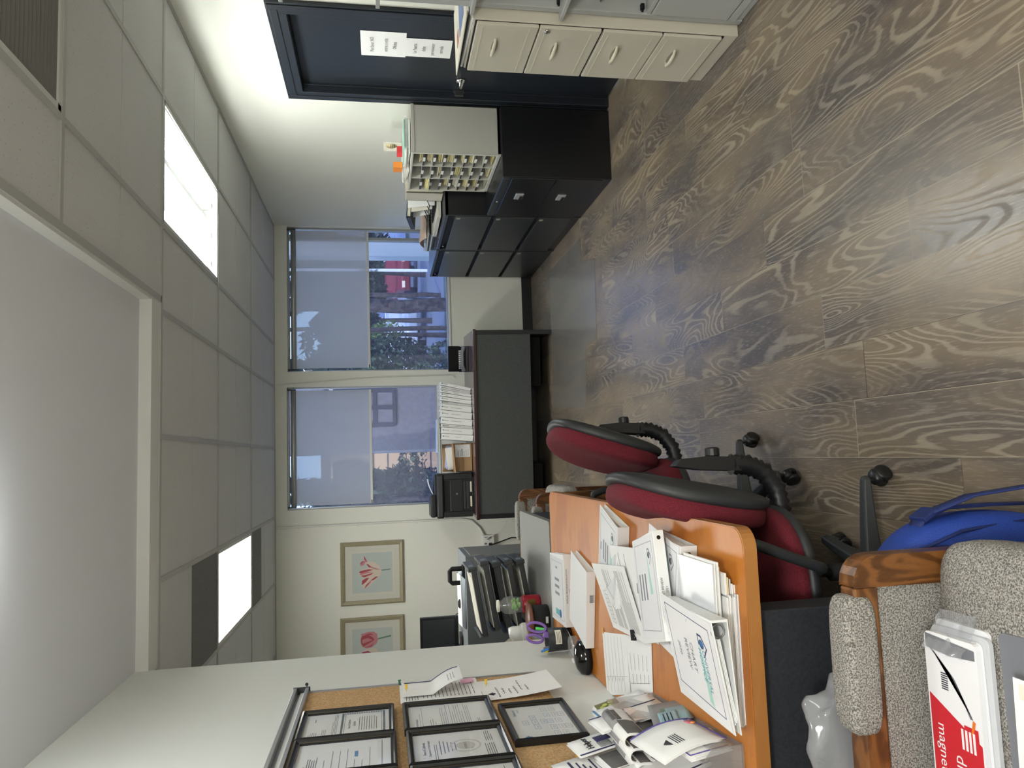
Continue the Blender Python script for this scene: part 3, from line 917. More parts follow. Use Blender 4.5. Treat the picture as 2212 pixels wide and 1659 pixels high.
for z in tiers[1:4]:
    hg = MB().box(gx+0.012, gx+0.035, gb-0.05, gb-0.034, z+0.02, z+0.034)
    hg.lathe([(0, 0), (0.005, 0), (0.005, 0.006), (0, 0.006)], 12, 0, TR(gx+0.01, gb-0.042, z+0.028) @ RY(R(-90)))
    hg.build('hinge', 'matte_black', t)
rl = MB()
for z in (0.62, 0.97):
    MB().tube([(gx+0.03, ga+0.05, z), (gx+0.03, gb-0.05, z)], 0.004, 6).build('rail', 'nickel', t)
for k, z in enumerate((0.422, 0.80, 1.16)):
    o = MB()
    for q in range(6):
        o.cbox((0, 0, 0.006+q*0.008), (0.26, 0.34, 0.006), q % 2, TR(gx+0.2, gb-0.25-0.03*k, z+0.004) @ RZ(0.02*q))
    tag(o.build('paper_stack', ['paper', 'manila']), 'papers lying inside the open %s tier of the grey file cabinet' % ('second', 'third', 'fourth')[k], 'papers', 'papers in the grey file cabinet')

# clear chair mat on the floor
P = [at(x, y, 2, 0.0) for x, y in ((1188, 588), (1253.7, 514), (1256, 568), (1285, 559), (1290, 733), (1267, 749), (1267, 880), (1196, 880), (1192, 712))]
m_ = MB().prism([(p.x, p.y) for p in P], 0.001, 0.005)
tag(m_.build('chair_mat', 'mat_plastic'), 'thin clear plastic chair mat on the planks before the dark desk', 'mat')

# ================================================================== far desk by the window
DT = TR(1.11, 6.46, 0) @ RZ(R(-4.2))      # local x runs to the left (negative), y to the wall
LW, LD = 1.67, 0.72
t = thing('desk', (0.28, 6.85, 0), 'dark grey desk with a mahogany-edged top, under the windows', 'desk', rz=0)
b = MB(DT).box(-LW, 0, 0, LD, 0.690, 0.718); b.build('top', 'desk_top' if 'desk_top' in MAT else mat('desk_top', (92, 74, 78), 0.12, 0, 0.7) and 'desk_top', t, bevel=0.004)
MB(DT).box(-LW-0.004, 0.004, -0.006, 0.004, 0.690, 0.716).build('edge_band', 'mahogany', t, bevel=0.003)
MB(DT).box(-LW+0.03, -0.042, 0.012, 0.03, 0.20, 0.689).build('modesty_panel', 'grey_panel', t)
for x in (-0.042, -LW+0.0):
    MB(DT).box(x, x+0.04, 0.004, LD-0.02, 0, 0.689).build('side_panel', 'black_plastic', t, bevel=0.002)
MB(DT).box(-LW+0.05, -LW+0.45, 0.25, LD-0.06, 0.06, 0.685).build('pedestal', 'matte_black', t)  # added block, black to stand for the shade under the desk
MB(DT).box(-0.5, -0.05, 0.25, LD-0.06, 0.06, 0.685).build('pedestal', 'matte_black', t)  # second added block, its black also stands for under-desk shade
# row of white binders
zt = 0.7185
specs = [(0.026, 'narrow topmost'), (0.030, ''), (0.024, ''), (0.028, ''), (0.034, ''), (0.022, ''), (0.052, ''), (0.060, ''), (0.056, ''), (0.026, ''), (0.052, ''), (0.050, '')]
words = ['POLICIES', 'QUALITY PROGRAM', 'ADMISSIONS', 'INSERVICE', 'CLINICAL RECORDS', 'FORMS', 'ANNUAL EVALUATION', 'MEDICAL DIRECTOR', 'INFECTION CONTROL', 'HANDBOOK', 'QUALITY ASSURANCE', 'COMPLIANCE']
ords = ['first', 'second', 'third', 'fourth', 'fifth', 'sixth', 'seventh', 'eighth', 'ninth', 'tenth', 'eleventh', 'twelfth']
x = 0.615
for k, (wd, _) in enumerate(specs):
    lean = R(-13+0.9*k) if k < 6 else R(-8+0.5*(k-6))
    bt = thing('binder', (x, 6.70, zt), 'white ring binder on the dark desk, %s in the row from the telephone' % ords[k], 'binder', 'white binders in the row on the window desk')
    yo = 6.705-0.006*k + (0.02 if k in (1, 5, 9) else 0)
    H_ = 0.285
    T_ = TR(x, yo, zt) @ RY(-lean)
    c = MB(T_)
    c.box(-wd, -wd+0.003, 0, 0.26, 0, H_); c.box(-0.003, 0, 0, 0.26, 0, H_); c.box(-wd, 0, -0.002, 0.002, 0, H_)
    c.build('cover', 'binder_white', bt, bevel=0.0015)
    MB(T_).box(-wd+0.004, -0.004, 0.02, 0.24, 0.006, H_-0.012).build('pages', 'paper', bt)
    tx = MB(T_)
    Ts = frameT((-wd/2+0.002, -0.0028, H_-0.02), (0, 0, -1), (1, 0, 0))
    tx.lathe([(0, 0), (0.006, 0), (0, 0.0004)], 10, 1, T=Ts @ TR(0.0, 0, 0))
    tx.text('Universal', 0.014, 0, Ts @ TR(0.009, -0.004, 0), sx=0.8)
    tx.text(words[k], 0.009, 0, Ts @ TR(0.135-0.0035*len(words[k]), -0.004, 0))
    tx.build('spine_label', ['navy_ink', 'teal_ink' if k != 3 else mat('green_dot', (30, 110, 70), 0.6) and 'green_dot'], bt)
    x -= wd/math.cos(lean)+0.0015
xe = x
o = MB()
o.box(-0.30, 0.0, 0, 0.26, 0, 0.022, 0, TR(0.50, 6.76, 1.015) @ RY(R(0)) @ RZ(0.0) @ RY(R(-2)))
# folder lying on the binder tops
o = MB(TR(0.345, 6.72, 1.010) @ RY(R(1.2)))
o.box(-0.30, 0, 0, 0.24, 0, 0.004); o.box(-0.30, 0, 0.0, 0.24, 0.014, 0.018); o.box(-0.29, -0.01, 0.006, 0.23, 0.004, 0.014, 1)
tag(o.build('folder', [mat('pale_blue', (196, 214, 230), 0.5) and 'pale_blue', 'manila'], bevel=0.001), 'pale blue folder lying across the tops of the white binders', 'folder')
# cardboard box
bx0, bx1 = xe-0.268, xe-0.012
t = thing('cardboard_box', ((bx0+bx1)/2, 6.9, zt), 'open brown cardboard box with raised flap between printer and binders', 'box')
o = MB()
yb0, yb1, hb = 6.76, 6.98, 0.17
o.box(bx0, bx1, yb0, yb0+0.004, zt, zt+hb); o.box(bx0, bx1, yb1-0.004, yb1, zt, zt+hb)
o.box(bx0, bx0+0.004, yb0, yb1, zt, zt+hb); o.box(bx1-0.004, bx1, yb0, yb1, zt, zt+hb); o.box(bx0, bx1, yb0, yb1, zt, zt+0.004)
o.build('carton', 'kraft', t)
f = MB().slab([(bx0-0.004, yb0-0.085, zt+hb-0.012), (bx1-0.01, yb0-0.075, zt+hb+0.006), (bx1-0.0, yb0, zt+hb+0.01), (bx0, yb0, zt+hb)], 0.004)
f.build('flap', 'kraft', t)
f = MB().slab([(bx0, yb1, zt+hb), (bx1, yb1, zt+hb), (bx1, yb1+0.04, zt+hb+0.08), (bx0, yb1+0.04, zt+hb+0.08)], 0.004)
f.build('flap', 'kraft', t)
lb = MB().box(bx1-0.125, bx1-0.012, yb0-0.0012, yb0, zt+0.02, zt+0.155)
for q in range(6):
    lb.box(bx1-0.115, bx1-0.05-0.01*(q % 3), yb0-0.0016, yb0-0.001, zt+0.035+q*0.018, zt+0.039+q*0.018, 1)
for q in range(9):
    lb.box(bx1-0.11+q*0.007, bx1-0.107+q*0.007, yb0-0.0016, yb0-0.001, zt+0.085, zt+0.10, 1)
lb.build('shipping_label', ['paper', 'grey_ink'], t)
MB().box(bx0+0.0, bx1, yb0-0.0006, yb0, zt+0.075, zt+0.10).build('packing_tape', mat('tape', (150, 112, 74), 0.25) and 'tape', t)
o = MB()
for q in range(5):
    o.cbox((0, 0, 0), (0.20, 0.004, 0.21), q % 2, TR((bx0+bx1)/2+0.0, yb0+0.04+0.02*q, zt+0.13) @ RY(0.05*q-0.1) @ RX(0.1))
tag(o.build('paper_bundle', ['paper', mat('bright_blue_paper', (150, 170, 240), 0.7) and 'bright_blue_paper']), 'white and blue papers sticking out of the cardboard box', 'papers')
# printer
px0, px1 = -0.535, bx0+0.012-0.03
t = thing('printer', ((px0+px1)/2, 6.95, zt), 'black multifunction laser printer on the left end of the window desk', 'printer')
px1 = px0+0.385; yf = 6.70
b = MB()
b.box(px0, px1, yf+0.012, yf+0.40, zt+0.02, zt+0.27)
b.box(px0, px0+0.05, yf, yf+0.02, zt+0.015, zt+0.27); b.box(px1-0.05, px1, yf, yf+0.02, zt+0.015, zt+0.27)
b.box(px0+0.05, px1-0.05, yf-0.004, yf+0.02, zt+0.10, zt+0.215)
b.box(px0+0.03, px1-0.03, yf+0.02, yf+0.38, zt, zt+0.02)
b.build('body', 'black_plastic', t, bevel=0.004)
MB().box(px0+0.055, px1-0.06, yf+0.008, yf+0.013, zt+0.222, zt+0.268).build('output_slot', 'matte_black', t)
s = MB().box(px0-0.006, px1+0.004, yf-0.01, yf+0.40, zt+0.272, zt+0.335); s.build('scanner', 'black_plastic', t, bevel=0.012, seg=3)
MB().box(px0+0.01, px1-0.02, yf-0.014, yf-0.008, zt+0.285, zt+0.325).build('control_panel', 'black_satin', t, bevel=0.002)
MB().box(px0+0.0, px0+0.20, yf+0.06, yf+0.36, zt+0.335, zt+0.385).build('document_feeder', 'black_plastic', t, bevel=0.012, seg=3)
MB().box(px0+0.20, px1, yf+0.05, yf+0.36, zt+0.336, zt+0.35).build('feeder_tray', 'dark_plastic', t, bevel=0.003)
for z0, z1 in ((0.075, 0.095), (0.045, 0.068)):
    MB().box(px0+0.07, px1-0.07, yf-0.006, yf+0.014, zt+z0, zt+z1).build('tray', 'dark_plastic', t, bevel=0.002)
for a in (0.09, 0.22):
    MB().box(px0+a, px0+a+0.09, yf-0.012, yf+0.012, zt+0.022, zt+0.036).build('cassette_edge', 'cream_plastic', t)
lg = MB().prism([(px0+0.205+0.009*math.cos(a), zt+0.155+0.009*math.sin(a)) for a in [2*math.pi*k/16 for k in range(16)]], yf-0.0055, yf-0.003, axis=1)
lg.text('hp', 0.012, 1, frameT((px0+0.199, yf-0.006, zt+0.151), (1, 0, 0), (0, 0, 1)))
lg.build('emblem', ['nickel', 'matte_black'], t)
o = MB().grid(lambda u, v: (px0+0.20+0.14*u, yf+0.12+0.2*v, zt+0.355+0.045*math.sin(u*1.5)), 6, 2)
tag(o.build('paper', 'paper', None, solid=0.002), 'white sheet curling up from the feeder of the black printer', 'papers')
# telephone
t = thing('telephone', (0.90, 6.92, zt), 'black desk telephone with raised back panel on the window desk', 'telephone')
Tt = TR(0.90, 6.84, zt) @ RZ(R(-6))
b = MB(Tt)
b.prism([(0, 0), (0.17, 0), (0.17, 0.06), (0.13, 0.075), (0.0, 0.02)], -0.12, 0.12, axis=0)
b.build('base', 'black_plastic', t, bevel=0.004)
MB(Tt).box(-0.115, 0.125, 0.10, 0.116, 0.035, 0.155, 0, TR(0, 0.02, 0.0) @ RX(R(18))).build('display_panel', 'matte_black', t, bevel=0.006)
MB(Tt).tube([(-0.11, 0.01, 0.04), (-0.06, 0.0, 0.055), (0.06, 0.0, 0.055), (0.11, 0.01, 0.04)], [0.022, 0.015, 0.015, 0.022], 12).build('handset', 'grey_plastic', t)
k_ = MB(Tt)
for i in range(9):
    for j in range(3):
        k_ = MB(Tt).box(-0.09+i*0.02, -0.076+i*0.02, 0.045+j*0.025, 0.055+j*0.025, 0.044+j*0.012, 0.055+j*0.012) if i == j == 0 else k_.box(-0.09+i*0.02, -0.076+i*0.02, 0.045+j*0.025, 0.055+j*0.025, 0.044+j*0.012, 0.055+j*0.012)
o = k_.build('keys', 'white_plastic', t); o['kind'] = 'stuff'
o = MB().cbox((0, 0, 0.035), (0.12, 0.09, 0.07), 0, TR(1.0, 7.08, zt) @ RZ(-0.1))
for q in range(4): o.cbox((0.061, -0.02+0.013*q, 0.03+0.01*(q % 2)), (0.002, 0.006, 0.004), 1, TR(1.0, 7.08, zt) @ RZ(-0.1))
tag(o.build('note_box', ['paper', 'ink'], bevel=0.001), 'small white patterned box behind the telephone', 'box')
# ================================================================== outside the windows
ZG = -0.30
mat('asphalt', (120, 122, 130), 0.9)
speckle('lawn', (60, 74, 48), (92, 104, 70), 3.0, 0.95)
speckle('stucco', (128, 118, 112), (140, 130, 124), 12, 0.95)
speckle('bark', (52, 44, 42), (88, 76, 70), 14, 0.95, 0.6, 3.0, 0.4, 0.6, 0.02)
speckle('juniper', (44, 62, 44), (84, 106, 72), 3.0, 0.95)
speckle('sunny_leaf', (120, 146, 74), (178, 192, 118), 4.0, 0.9)
speckle('dark_leaf', (36, 50, 38), (66, 84, 56), 2.0, 0.95)
mat('siding_blue_cast', (150, 162, 196), 0.9)  # blue cast of the window view put into the siding colour
mat('siding_tan', (196, 156, 110), 0.9)
mat('roof_dark', (70, 66, 66), 0.9)
mat('house_glass', (60, 70, 84), 0.2)
mat('house_trim', (232, 232, 230), 0.7)
mat('car_silver', (206, 210, 214), 0.35, 0.1)
mat('car_white', (232, 234, 236), 0.35)
mat('car_red', (122, 34, 40), 0.45)
mat('tyre', (24, 24, 26), 0.8)
def pol(px, d):
    """direction through photo row px at distance d along Y"""
    a = math.atan((829.5-px)/FPX)+YAW
    return math.tan(a)*d
struct(MB().box(-60, 70, 7.9, 80, ZG-0.05, ZG).build('ground', 'lawn'))
tag(MB().box(-50, 60, 21.0, 44, ZG, ZG+0.012).build('street', 'asphalt'), 'grey asphalt street beyond the window lawn', 'street', kind='structure')
# beige post just outside
struct(MB().box(pol(555, 8.6), pol(519, 8.6), 8.55, 8.75, ZG, 3.6).build('trim_2', 'wall_paint', bevel=0.01), 'pale square porch post outside the right window')
# neighbouring stucco wall with a dark framed window
b = thing('building', (0.9, 16, ZG), 'grey brown stucco neighbour building close outside the left window', 'building')
x0, x1 = pol(966, 13), pol(806, 13)
MB().box(x0, x1, 13, 19, ZG, 5.2).build('wall', 'stucco', b)
wx0, wx1, wz0, wz1 = pol(911, 13), pol(838, 13), at(851, 860, 1, 13).z, at(700, 860, 1, 13).z
f = MB()
for x in (wx0, (wx0+wx1)/2, wx1): f.box(x-0.035, x+0.035, 12.95, 13.0, wz0, wz1)
for z in (wz0, wz0+0.33, wz0+0.66, wz1): f.box(wx0, wx1, 12.955, 13.0, z-0.03, z+0.03)
f = f.build('window', 'roof_dark', b)
MB().box(wx0, wx1, 12.985, 12.995, wz0, wz1).build('pane', 'stucco', f)
# trunks
def trunk(px, d, wpx, label, h=6):
    if True: nm_ = 'palm_tree' if px == 656 else 'street_tree'
    x = pol(px, d); r_ = wpx/FPX*d/2
    rg = random.Random(int(px))
    pts = [(x+0.03*rg.uniform(-1, 1), d, ZG+h*k/12) for k in range(13)]
    t = MB().tube(pts, [r_*(1.15-0.25*k/12+0.05*rg.uniform(-1, 1)) for k in range(13)], 14)
    return tag(t.build(nm_, 'bark'), label, 'tree')
trunk(656, 11, 27, 'thick dark ridged palm trunk just outside the right window')
trunk(708, 15, 9, 'thin dark tree trunk seen between parked cars')
trunk(634, 22, 9, 'distant slim trunk in front of the blue-cast house')
def leafy(name, c, d, n, size, m, label, cat='shrub', seed=1, trunk_=True, group=None):
    rg = random.Random(seed)
    t = thing(name, (c[0], c[1], ZG), label, cat, group)
    f = MB()
    blobs = [(Vector((rg.uniform(-0.75, 0.75)*d[0], rg.uniform(-0.7, 0.7)*d[1], rg.uniform(-0.7, 0.7)*d[2])), rg.uniform(0.3, 0.55)) for _ in range(9)]
    for _ in range(n):
        o, r_ = rg.choice(blobs)
        v = Vector((rg.gauss(0, 1), rg.gauss(0, 1), rg.gauss(0, 1))).normalized()*rg.uniform(0.6, 1.0)**0.5*r_
        p = Vector(c)+o+Vector((v.x*d[0], v.y*d[1], v.z*d[2]))
        if p.z < ZG: continue
        a = Vector((rg.gauss(0, 1), rg.gauss(0, 1), rg.gauss(0, 1))).normalized()
        u = a.cross(Vector((0.3, 0.2, 1))).normalized()*size*rg.uniform(0.6, 1.3)
        f.add([p-a*size, p+u*0.5, p+a*size, p-u*0.5], [(0, 1, 2, 3)], 0)
    fo = f.build('foliage', m, t)
    if trunk_:
        MB().tube([(c[0], c[1], ZG), (c[0]+0.05, c[1], c[2])], [0.04+0.06*d[0], 0.03], 8).build('trunk', 'bark', t)
    return t
leafy('juniper_shrub', (pol(772, 12), 12, 1.05), (0.42, 0.6, 1.35), 4200, 0.05, 'juniper', 'dark green juniper filling the left edge of the right window', seed=3)
leafy('shrub', (pol(722, 17), 17, 1.9), (0.45, 0.5, 0.75), 1800, 0.06, 'sunny_leaf', 'sunlit yellow green bush behind the juniper', seed=5)
leafy('tree', (pol(1075, 11.5), 11.5, 1.9), (0.45, 0.6, 1.6), 4200, 0.09, 'dark_leaf', 'dense green tree at the outer edge of the left window', 'tree', 6)
leafy('tree', (pol(1042, 18), 18, 1.6), (0.62, 0.7, 1.3), 3600, 0.09, 'dark_leaf', 'dark leafy tree in front of the tan fence in the left window', 'tree', 7)
leafy('tree', (pol(590, 29), 29, 2.4), (1.5, 1.1, 1.2), 3600, 0.14, 'dark_leaf', 'broad dark tree by the street behind the porch post', 'tree', 8)
leafy('tree', (pol(690, 26), 26, 2.6), (1.1, 0.9, 1.0), 3000, 0.13, 'dark_leaf', 'dark street tree above the parked white cars', 'tree', 9)
leafy('tree', (pol(575, 42), 42, 4.4), (2.8, 2.0, 4.5), 3600, 0.35, 'dark_leaf', 'tall distant tree crown beside the blue-cast house', 'tree', 10)
leafy('tree', (pol(800, 40), 40, 3.4), (2.6, 2.0, 3.6), 3000, 0.35, 'juniper', 'distant tree crown between the two windows', 'tree', 11)
leafy('hedge', (pol(1000, 21), 21, 0.6), (2.6, 0.6, 0.9), 2600, 0.1, 'juniper', 'low green hedge below the left window trees', 'hedge', 12, False)
# tan fence / shed in the left window
t = thing('shed', (pol(1020, 24), 24, ZG), 'tan boarded shed behind the trees in the left window', 'building')
sx0_, sx1_ = pol(1056, 24), pol(965, 24)
MB().box(sx0_, sx1_, 24, 28, ZG, 3.2).build('wall', 'siding_tan', t)
MB().box(sx0_-0.2, sx1_+0.2, 23.8, 28.2, 3.2, 3.4).build('roof', 'roof_dark', t)
f = MB()
for k in range(7): f = f.box(sx0_, sx1_, 23.97, 24.0, ZG+0.3+0.45*k, ZG+0.33+0.45*k)
f.build('batten', 'roof_dark', t)
# houses over the street
def house(px0, px1, d, h, m, label, wins, seed=0):
    x0, x1 = pol(px0, d), pol(px1, d)
    t = thing('house', ((x0+x1)/2, d+3, ZG), label, 'house')
    MB().box(x0, x1, d, d+7, ZG, h).build('wall', m, t)
    MB().prism([(x0-0.5, h), (x1+0.5, h), ((x0+x1)/2, h+1.9)], d-0.4, d+7.4, axis=1).build('roof', 'roof_dark', t)
    for (u, z, w_, hh) in wins:
        xx = x0+(x1-x0)*u
        f = MB().box(xx-w_/2-0.1, xx+w_/2+0.1, d-0.08, d, z-0.1, z+hh+0.1).build('window', 'house_trim', t)
        MB().box(xx-w_/2, xx+w_/2, d-0.1, d-0.07, z, z+hh).build('pane', 'house_glass', f)
    return t
house(640, 545, 50, 5.2, 'siding_blue_cast', 'pale blue-cast two-storey house across the street, behind the porch post', [(0.25, 1.3, 1.3, 1.4), (0.6, 1.0, 1.2, 1.7), (0.85, 1.3, 1.2, 1.4), (0.3, 3.9, 1.2, 1.0), (0.7, 3.9, 1.2, 1.0)])
house(735, 655, 58, 5.0, 'siding_blue_cast', 'pale blue-cast gabled house across the street, between the palm trunk and the juniper', [(0.25, 1.4, 1.6, 1.0), (0.7, 1.4, 1.8, 1.0), (0.5, 3.6, 1.2, 1.0)])
house(1110, 1040, 50, 4.2, 'siding_blue_cast', 'distant pale house low at the outer edge of the left window', [(0.5, 1.5, 1.4, 1.2)])
house(525, 440, 50, 4.6, 'siding_blue_cast', 'pale blue-cast house seen right of the porch post', [(0.3, 1.4, 1.4, 1.1), (0.7, 1.4, 1.4, 1.1)])
tag(MB().tube([(pol(582, 28), 28, ZG), (pol(582, 28), 28, 5.5)], 0.06, 8).build('lamp_post', 'house_trim'), 'thin white lamp post before the blue-cast house', 'post')
# parked cars
def car(px, d, rz, m, label, s=1.0):
    t = thing('car', (pol(px, d), d, ZG), label, 'car', 'parked cars on the street')
    T_ = TR(pol(px, d), d, ZG+0.012) @ RZ(rz) @ Matrix.Scale(s, 4)
    b = MB(T_)
    prof = [(-2.1, 0.35), (-2.15, 0.75), (-1.9, 0.95), (-1.0, 1.02), (-0.55, 1.48), (0.95, 1.52), (1.6, 1.05), (2.1, 0.95), (2.15, 0.4)]
    b.prism(prof, -0.86, 0.86, axis=1)
    b.build('body', m, t, bevel=0.08, seg=3)
    g_ = MB(T_)
    g_.prism([(-0.9, 1.04), (-0.52, 1.42), (0.9, 1.45), (1.4, 1.06)], -0.875, 0.875, axis=1)
    g_.prism([(-0.80, 0), (-0.70, 0.44), (0.70, 0.44), (0.80, 0)], -0.012, 0.012, axis=1, T=TR(-0.80, 0, 1.03) @ RY(R(40)) @ RZ(R(90)))
    g_.build('glazing', 'house_glass', t)
    for x in (-1.35, 1.35):
        for y in (-0.88, 0.68):
            MB(T_).lathe([(0, 0), (0.33, 0), (0.33, 0.2), (0, 0.2)], 20, T=TR(x, y, 0.33) @ RX(R(-90))).build('wheel', 'tyre', t)
    for y in (-0.62, 0.62):
        MB(T_).cbox((-2.14, y, 0.68), (0.06, 0.32, 0.14)).build('lamp', 'chrome', t)
    return t
car(690, 31, R(75), 'car_silver', 'silver parked car right of the thin trunk, nose to the window')
car(742, 36, R(75), 'car_white', 'white parked car left of the thin trunk, half behind the bush')
car(714, 43, R(15), 'car_white', 'white car parked farther back over the thin trunk')
car(600, 37, R(86), 'car_red', 'red parked car low beside the black cabinets')
car(550, 47, R(80), 'car_white', 'white parked car next to the porch post')
# ================================================================== left wall, its board and frames
XB = XL
def wallT(y, z, off=0.0): return frameT((XB+off, y, z), (0, 1, 0), (0, 0, 1))
t = thing('cork_board', (XB, 2.0, 0.955), 'tan cork board on the left wall covered with framed certificates', 'board')
cb0, cb1, cz0, cz1 = 1.20, 2.92, 0.952, 1.803
MB().prism([(cb0, cz0), (2.90, cz0), (cb1, cz0+0.004), (cb1, cz1), (cb0, cz1)], XB+0.001, XB+0.012, axis=0).build('cork', 'cork', t)
MB().box(XB, XB+0.016, cb1-0.002, cb1+0.012, cz0+0.0, cz1).build('edge_strip', 'aluminium', t)
r_ = MB()
r_.box(XB, XB+0.03, cb0, cb1+0.014, cz1, cz1+0.012); r_.box(XB, XB+0.03, cb0, cb1+0.014, cz1+0.042, cz1+0.054); r_.box(XB, XB+0.006, cb0, cb1+0.014, cz1, cz1+0.054)
r_.build('map_rail', 'aluminium', t, bevel=0.001)
MB().box(XB+0.006, XB+0.012, cb0, cb1+0.01, cz1+0.018, cz1+0.030).build('rail_insert', 'white_plastic', t)
MB().box(XB, XB+0.031, cb1+0.012, cb1+0.018, cz1-0.004, cz1+0.056).build('end_cap', 'dark_plastic', t)
nl = MB().tube([(XB+0.01, cb1+0.012, cz1+0.006), (XB+0.03, cb1+0.05, cz1+0.012)], 0.002, 8).lathe([(0, 0), (0.006, 0), (0.006, 0.002), (0, 0.002)], 12, T=TR(XB+0.03, cb1+0.05, cz1+0.012) @ RX(R(-90)))
tag(nl.build('nail', 'dark_plastic'), 'thin dark nail sticking out at the board corner', 'nail')

def bordered(mb, W_, H_, e, m, off=0.0008, th=0.0015):
    mb.box(e, W_-e, -e-th, -e, off, off+0.0002, m); mb.box(e, W_-e, -H_+e, -H_+e+th, off, off+0.0002, m)
    mb.box(e, e+th, -H_+e, -e, off, off+0.0002, m); mb.box(W_-e-th, W_-e, -H_+e, -e, off, off+0.0002, m)
def lines(mb, x0, x1, y0, y1, n, m, rg, h=0.0022, off=0.0008):
    for k in range(n):
        y = y0+(y1-y0)*k/max(1, n-1)
        mb.box(x0, x1-(x1-x0)*rg.choice([0, 0, 0, 0.1, 0.35]), y-h/2, y+h/2, off, off+0.0002, m)

def certificate(y0, y1, z0, z1, kind, label, tilt=0.0):
    W_, H_ = y1-y0, z1-z0
    t = thing('picture_frame', (XB+0.012, (y0+y1)/2, z0), label, 'frame', 'black framed certificates on the cork board')
    T_ = wallT(y0, z1, 0.013)
    f = MB(T_)
    e = 0.018
    prof = [(0, 0), (0, 0.018), (e*0.35, 0.022), (e*0.6, 0.016), (e, 0.014), (e, 0.0)]
    # four mitred sides
    def side(p0, p1, inward):
        n = len(prof)
        p0, p1, inw = Vector(p0), Vector(p1), Vector(inward)
        d = (p1-p0).normalized()
        vs = []
        for (a, h) in prof:
            vs.append(p0+d*a+inw*a+Vector((0, 0, h)))
        for (a, h) in prof:
            vs.append(p1-d*a+inw*a+Vector((0, 0, h)))
        f.add(vs, [(i, (i+1) % n, n+(i+1) % n, n+i) for i in range(n)], 0)
    side((0, 0, 0), (W_, 0, 0), (0, -1, 0)); side((W_, -H_, 0), (0, -H_, 0), (0, 1, 0))
    side((0, -H_, 0), (0, 0, 0), (1, 0, 0)); side((W_, 0, 0), (W_, -H_, 0), (-1, 0, 0))
    f.build('frame', 'black_frame', t)
    g_ = MB(T_ @ TR(0, 0, 0.0142)); bordered(g_, W_, H_, e-0.003, 0, 0, 0.0028); g_.build('gold_liner', 'gold_line', t)
    p = MB(T_ @ TR(0, 0, 0.006))
    p.box(e-0.004, W_-e+0.004, -H_+e-0.004, -e+0.004, 0, 0.0006, 0)
    rg = random.Random(int(y0*1000)+int(z0*100))
    i0, i1 = e+0.012, W_-e-0.012
    if kind == 'letter_cert':
        lines(p, i0, i0+0.05, -0.036, -0.058, 5, 2, rg, 0.0016); p.box(i1-0.06, i1-0.03, -0.05, -0.047, 0.0008, 0.001, 2)
        lines(p, i0, i0+0.07, -0.075, -0.085, 3, 2, rg, 0.0014); lines(p, i0, i1, -0.105, -0.118, 4, 2, rg, 0.0014)
        T2 = T_ @ TR(i0-0.004, -0.13, 0.0062)
        q = MB(T2); ww, hh = i1-i0+0.008, H_-0.13-e-0.012
        n = 34
        for k in range(n):
            for yy in (0, -hh+0.007): q.box(k*ww/n, (k+0.62)*ww/n, yy-0.007, yy, 0.0008, 0.001)
        n = 18
        for k in range(n):
            for xx in (0, ww-0.007): q.box(xx, xx+0.007, -(k+0.62)*hh/n, -k*hh/n, 0.0008, 0.001)
        bordered(q, ww, hh, 0.011, 0, 0.0008, 0.001)
        q.text('State of California', 0.011, 1, TR(ww/2, -0.030, 0.001), center=True)
        q.text('License', 0.014, 1, TR(ww/2, -0.046, 0.001), center=True)
        lines(q, ww*0.2, ww*0.8, -0.058, -0.112, 8, 1, rg, 0.0014)
        q.build('certificate', ['teal_cert' if 'teal_cert' in MAT else mat('teal_cert', (78, 96, 104), 0.8) and 'teal_cert', 'ink'], t)
    elif kind == 'letter':
        p.text('Universal Hospice', 0.012, 3, TR(i0, -0.045, 0.0012)); p.lathe([(0, 0), (0.010, 0), (0, 0.0002)], 16, 2, TR(i0+0.008, -0.06, 0.001))
        lines(p, i0+0.02, i1, -0.052, -0.06, 2, 2, rg, 0.0012)
        lines(p, i0, i0+0.08, -0.085, -0.10, 3, 2, rg, 0.0015)
        lines(p, i0, i1, -0.12, -0.14, 4, 2, rg, 0.0015); lines(p, i0, i1, -0.152, -0.19, 6, 2, rg, 0.0015)
        lines(p, i0, i1, -0.20, -0.212, 3, 2, rg, 0.0015); lines(p, i0, i0+0.06, -0.235, -0.24, 2, 2, rg, 0.0015)
    elif kind == 'licence':
        p.text('State of California', 0.013, 3, TR(W_/2, -0.052, 0.0012), center=True)
        p.text('Department of Public Health', 0.010, 3, TR(W_/2, -0.066, 0.0012), center=True)
        lines(p, i0+0.01, i1-0.01, -0.078, -0.084, 2, 3, rg, 0.0014)
        for k in range(5): p.box(W_*0.3+0.006*k, W_*0.7-0.006*k, -0.096-0.011*k, -0.093-0.011*k, 0.0008, 0.001, 2)
        p.lathe([(0.040, 0), (0.046, 0.0003)], 40, 4, TR(W_/2, -0.168, 0.001)); p.lathe([(0, 0), (0.028, 0.0003)], 30, 4, TR(W_/2, -0.168, 0.001))
        p.text('HOSPICE', 0.012, 2, TR(W_/2, -0.172, 0.0014), center=True)
        lines(p, i0, i0+0.10, -0.225, -0.25, 5, 3, rg, 0.0015); lines(p, i1-0.08, i1, -0.232, -0.25, 4, 3, rg, 0.0015)
    elif kind == 'memo':
        p.text('Department of', 0.008, 3, TR(i0, -0.046, 0.0012)); lines(p, i0, i0+0.10, -0.052, -0.07, 4, 3, rg, 0.0018)
        p.box(i0, i0+0.11, -0.077, -0.0755, 0.0008, 0.001, 3)
        for k in range(7): p.box(i0, i0+0.06+0.1*rg.random(), -0.098-0.021*k, -0.0964-0.021*k, 0.0008, 0.001, 2)
        p.box(i0, i1, -H_+e+0.024, -H_+e+0.0255, 0.0008, 0.001, 3)
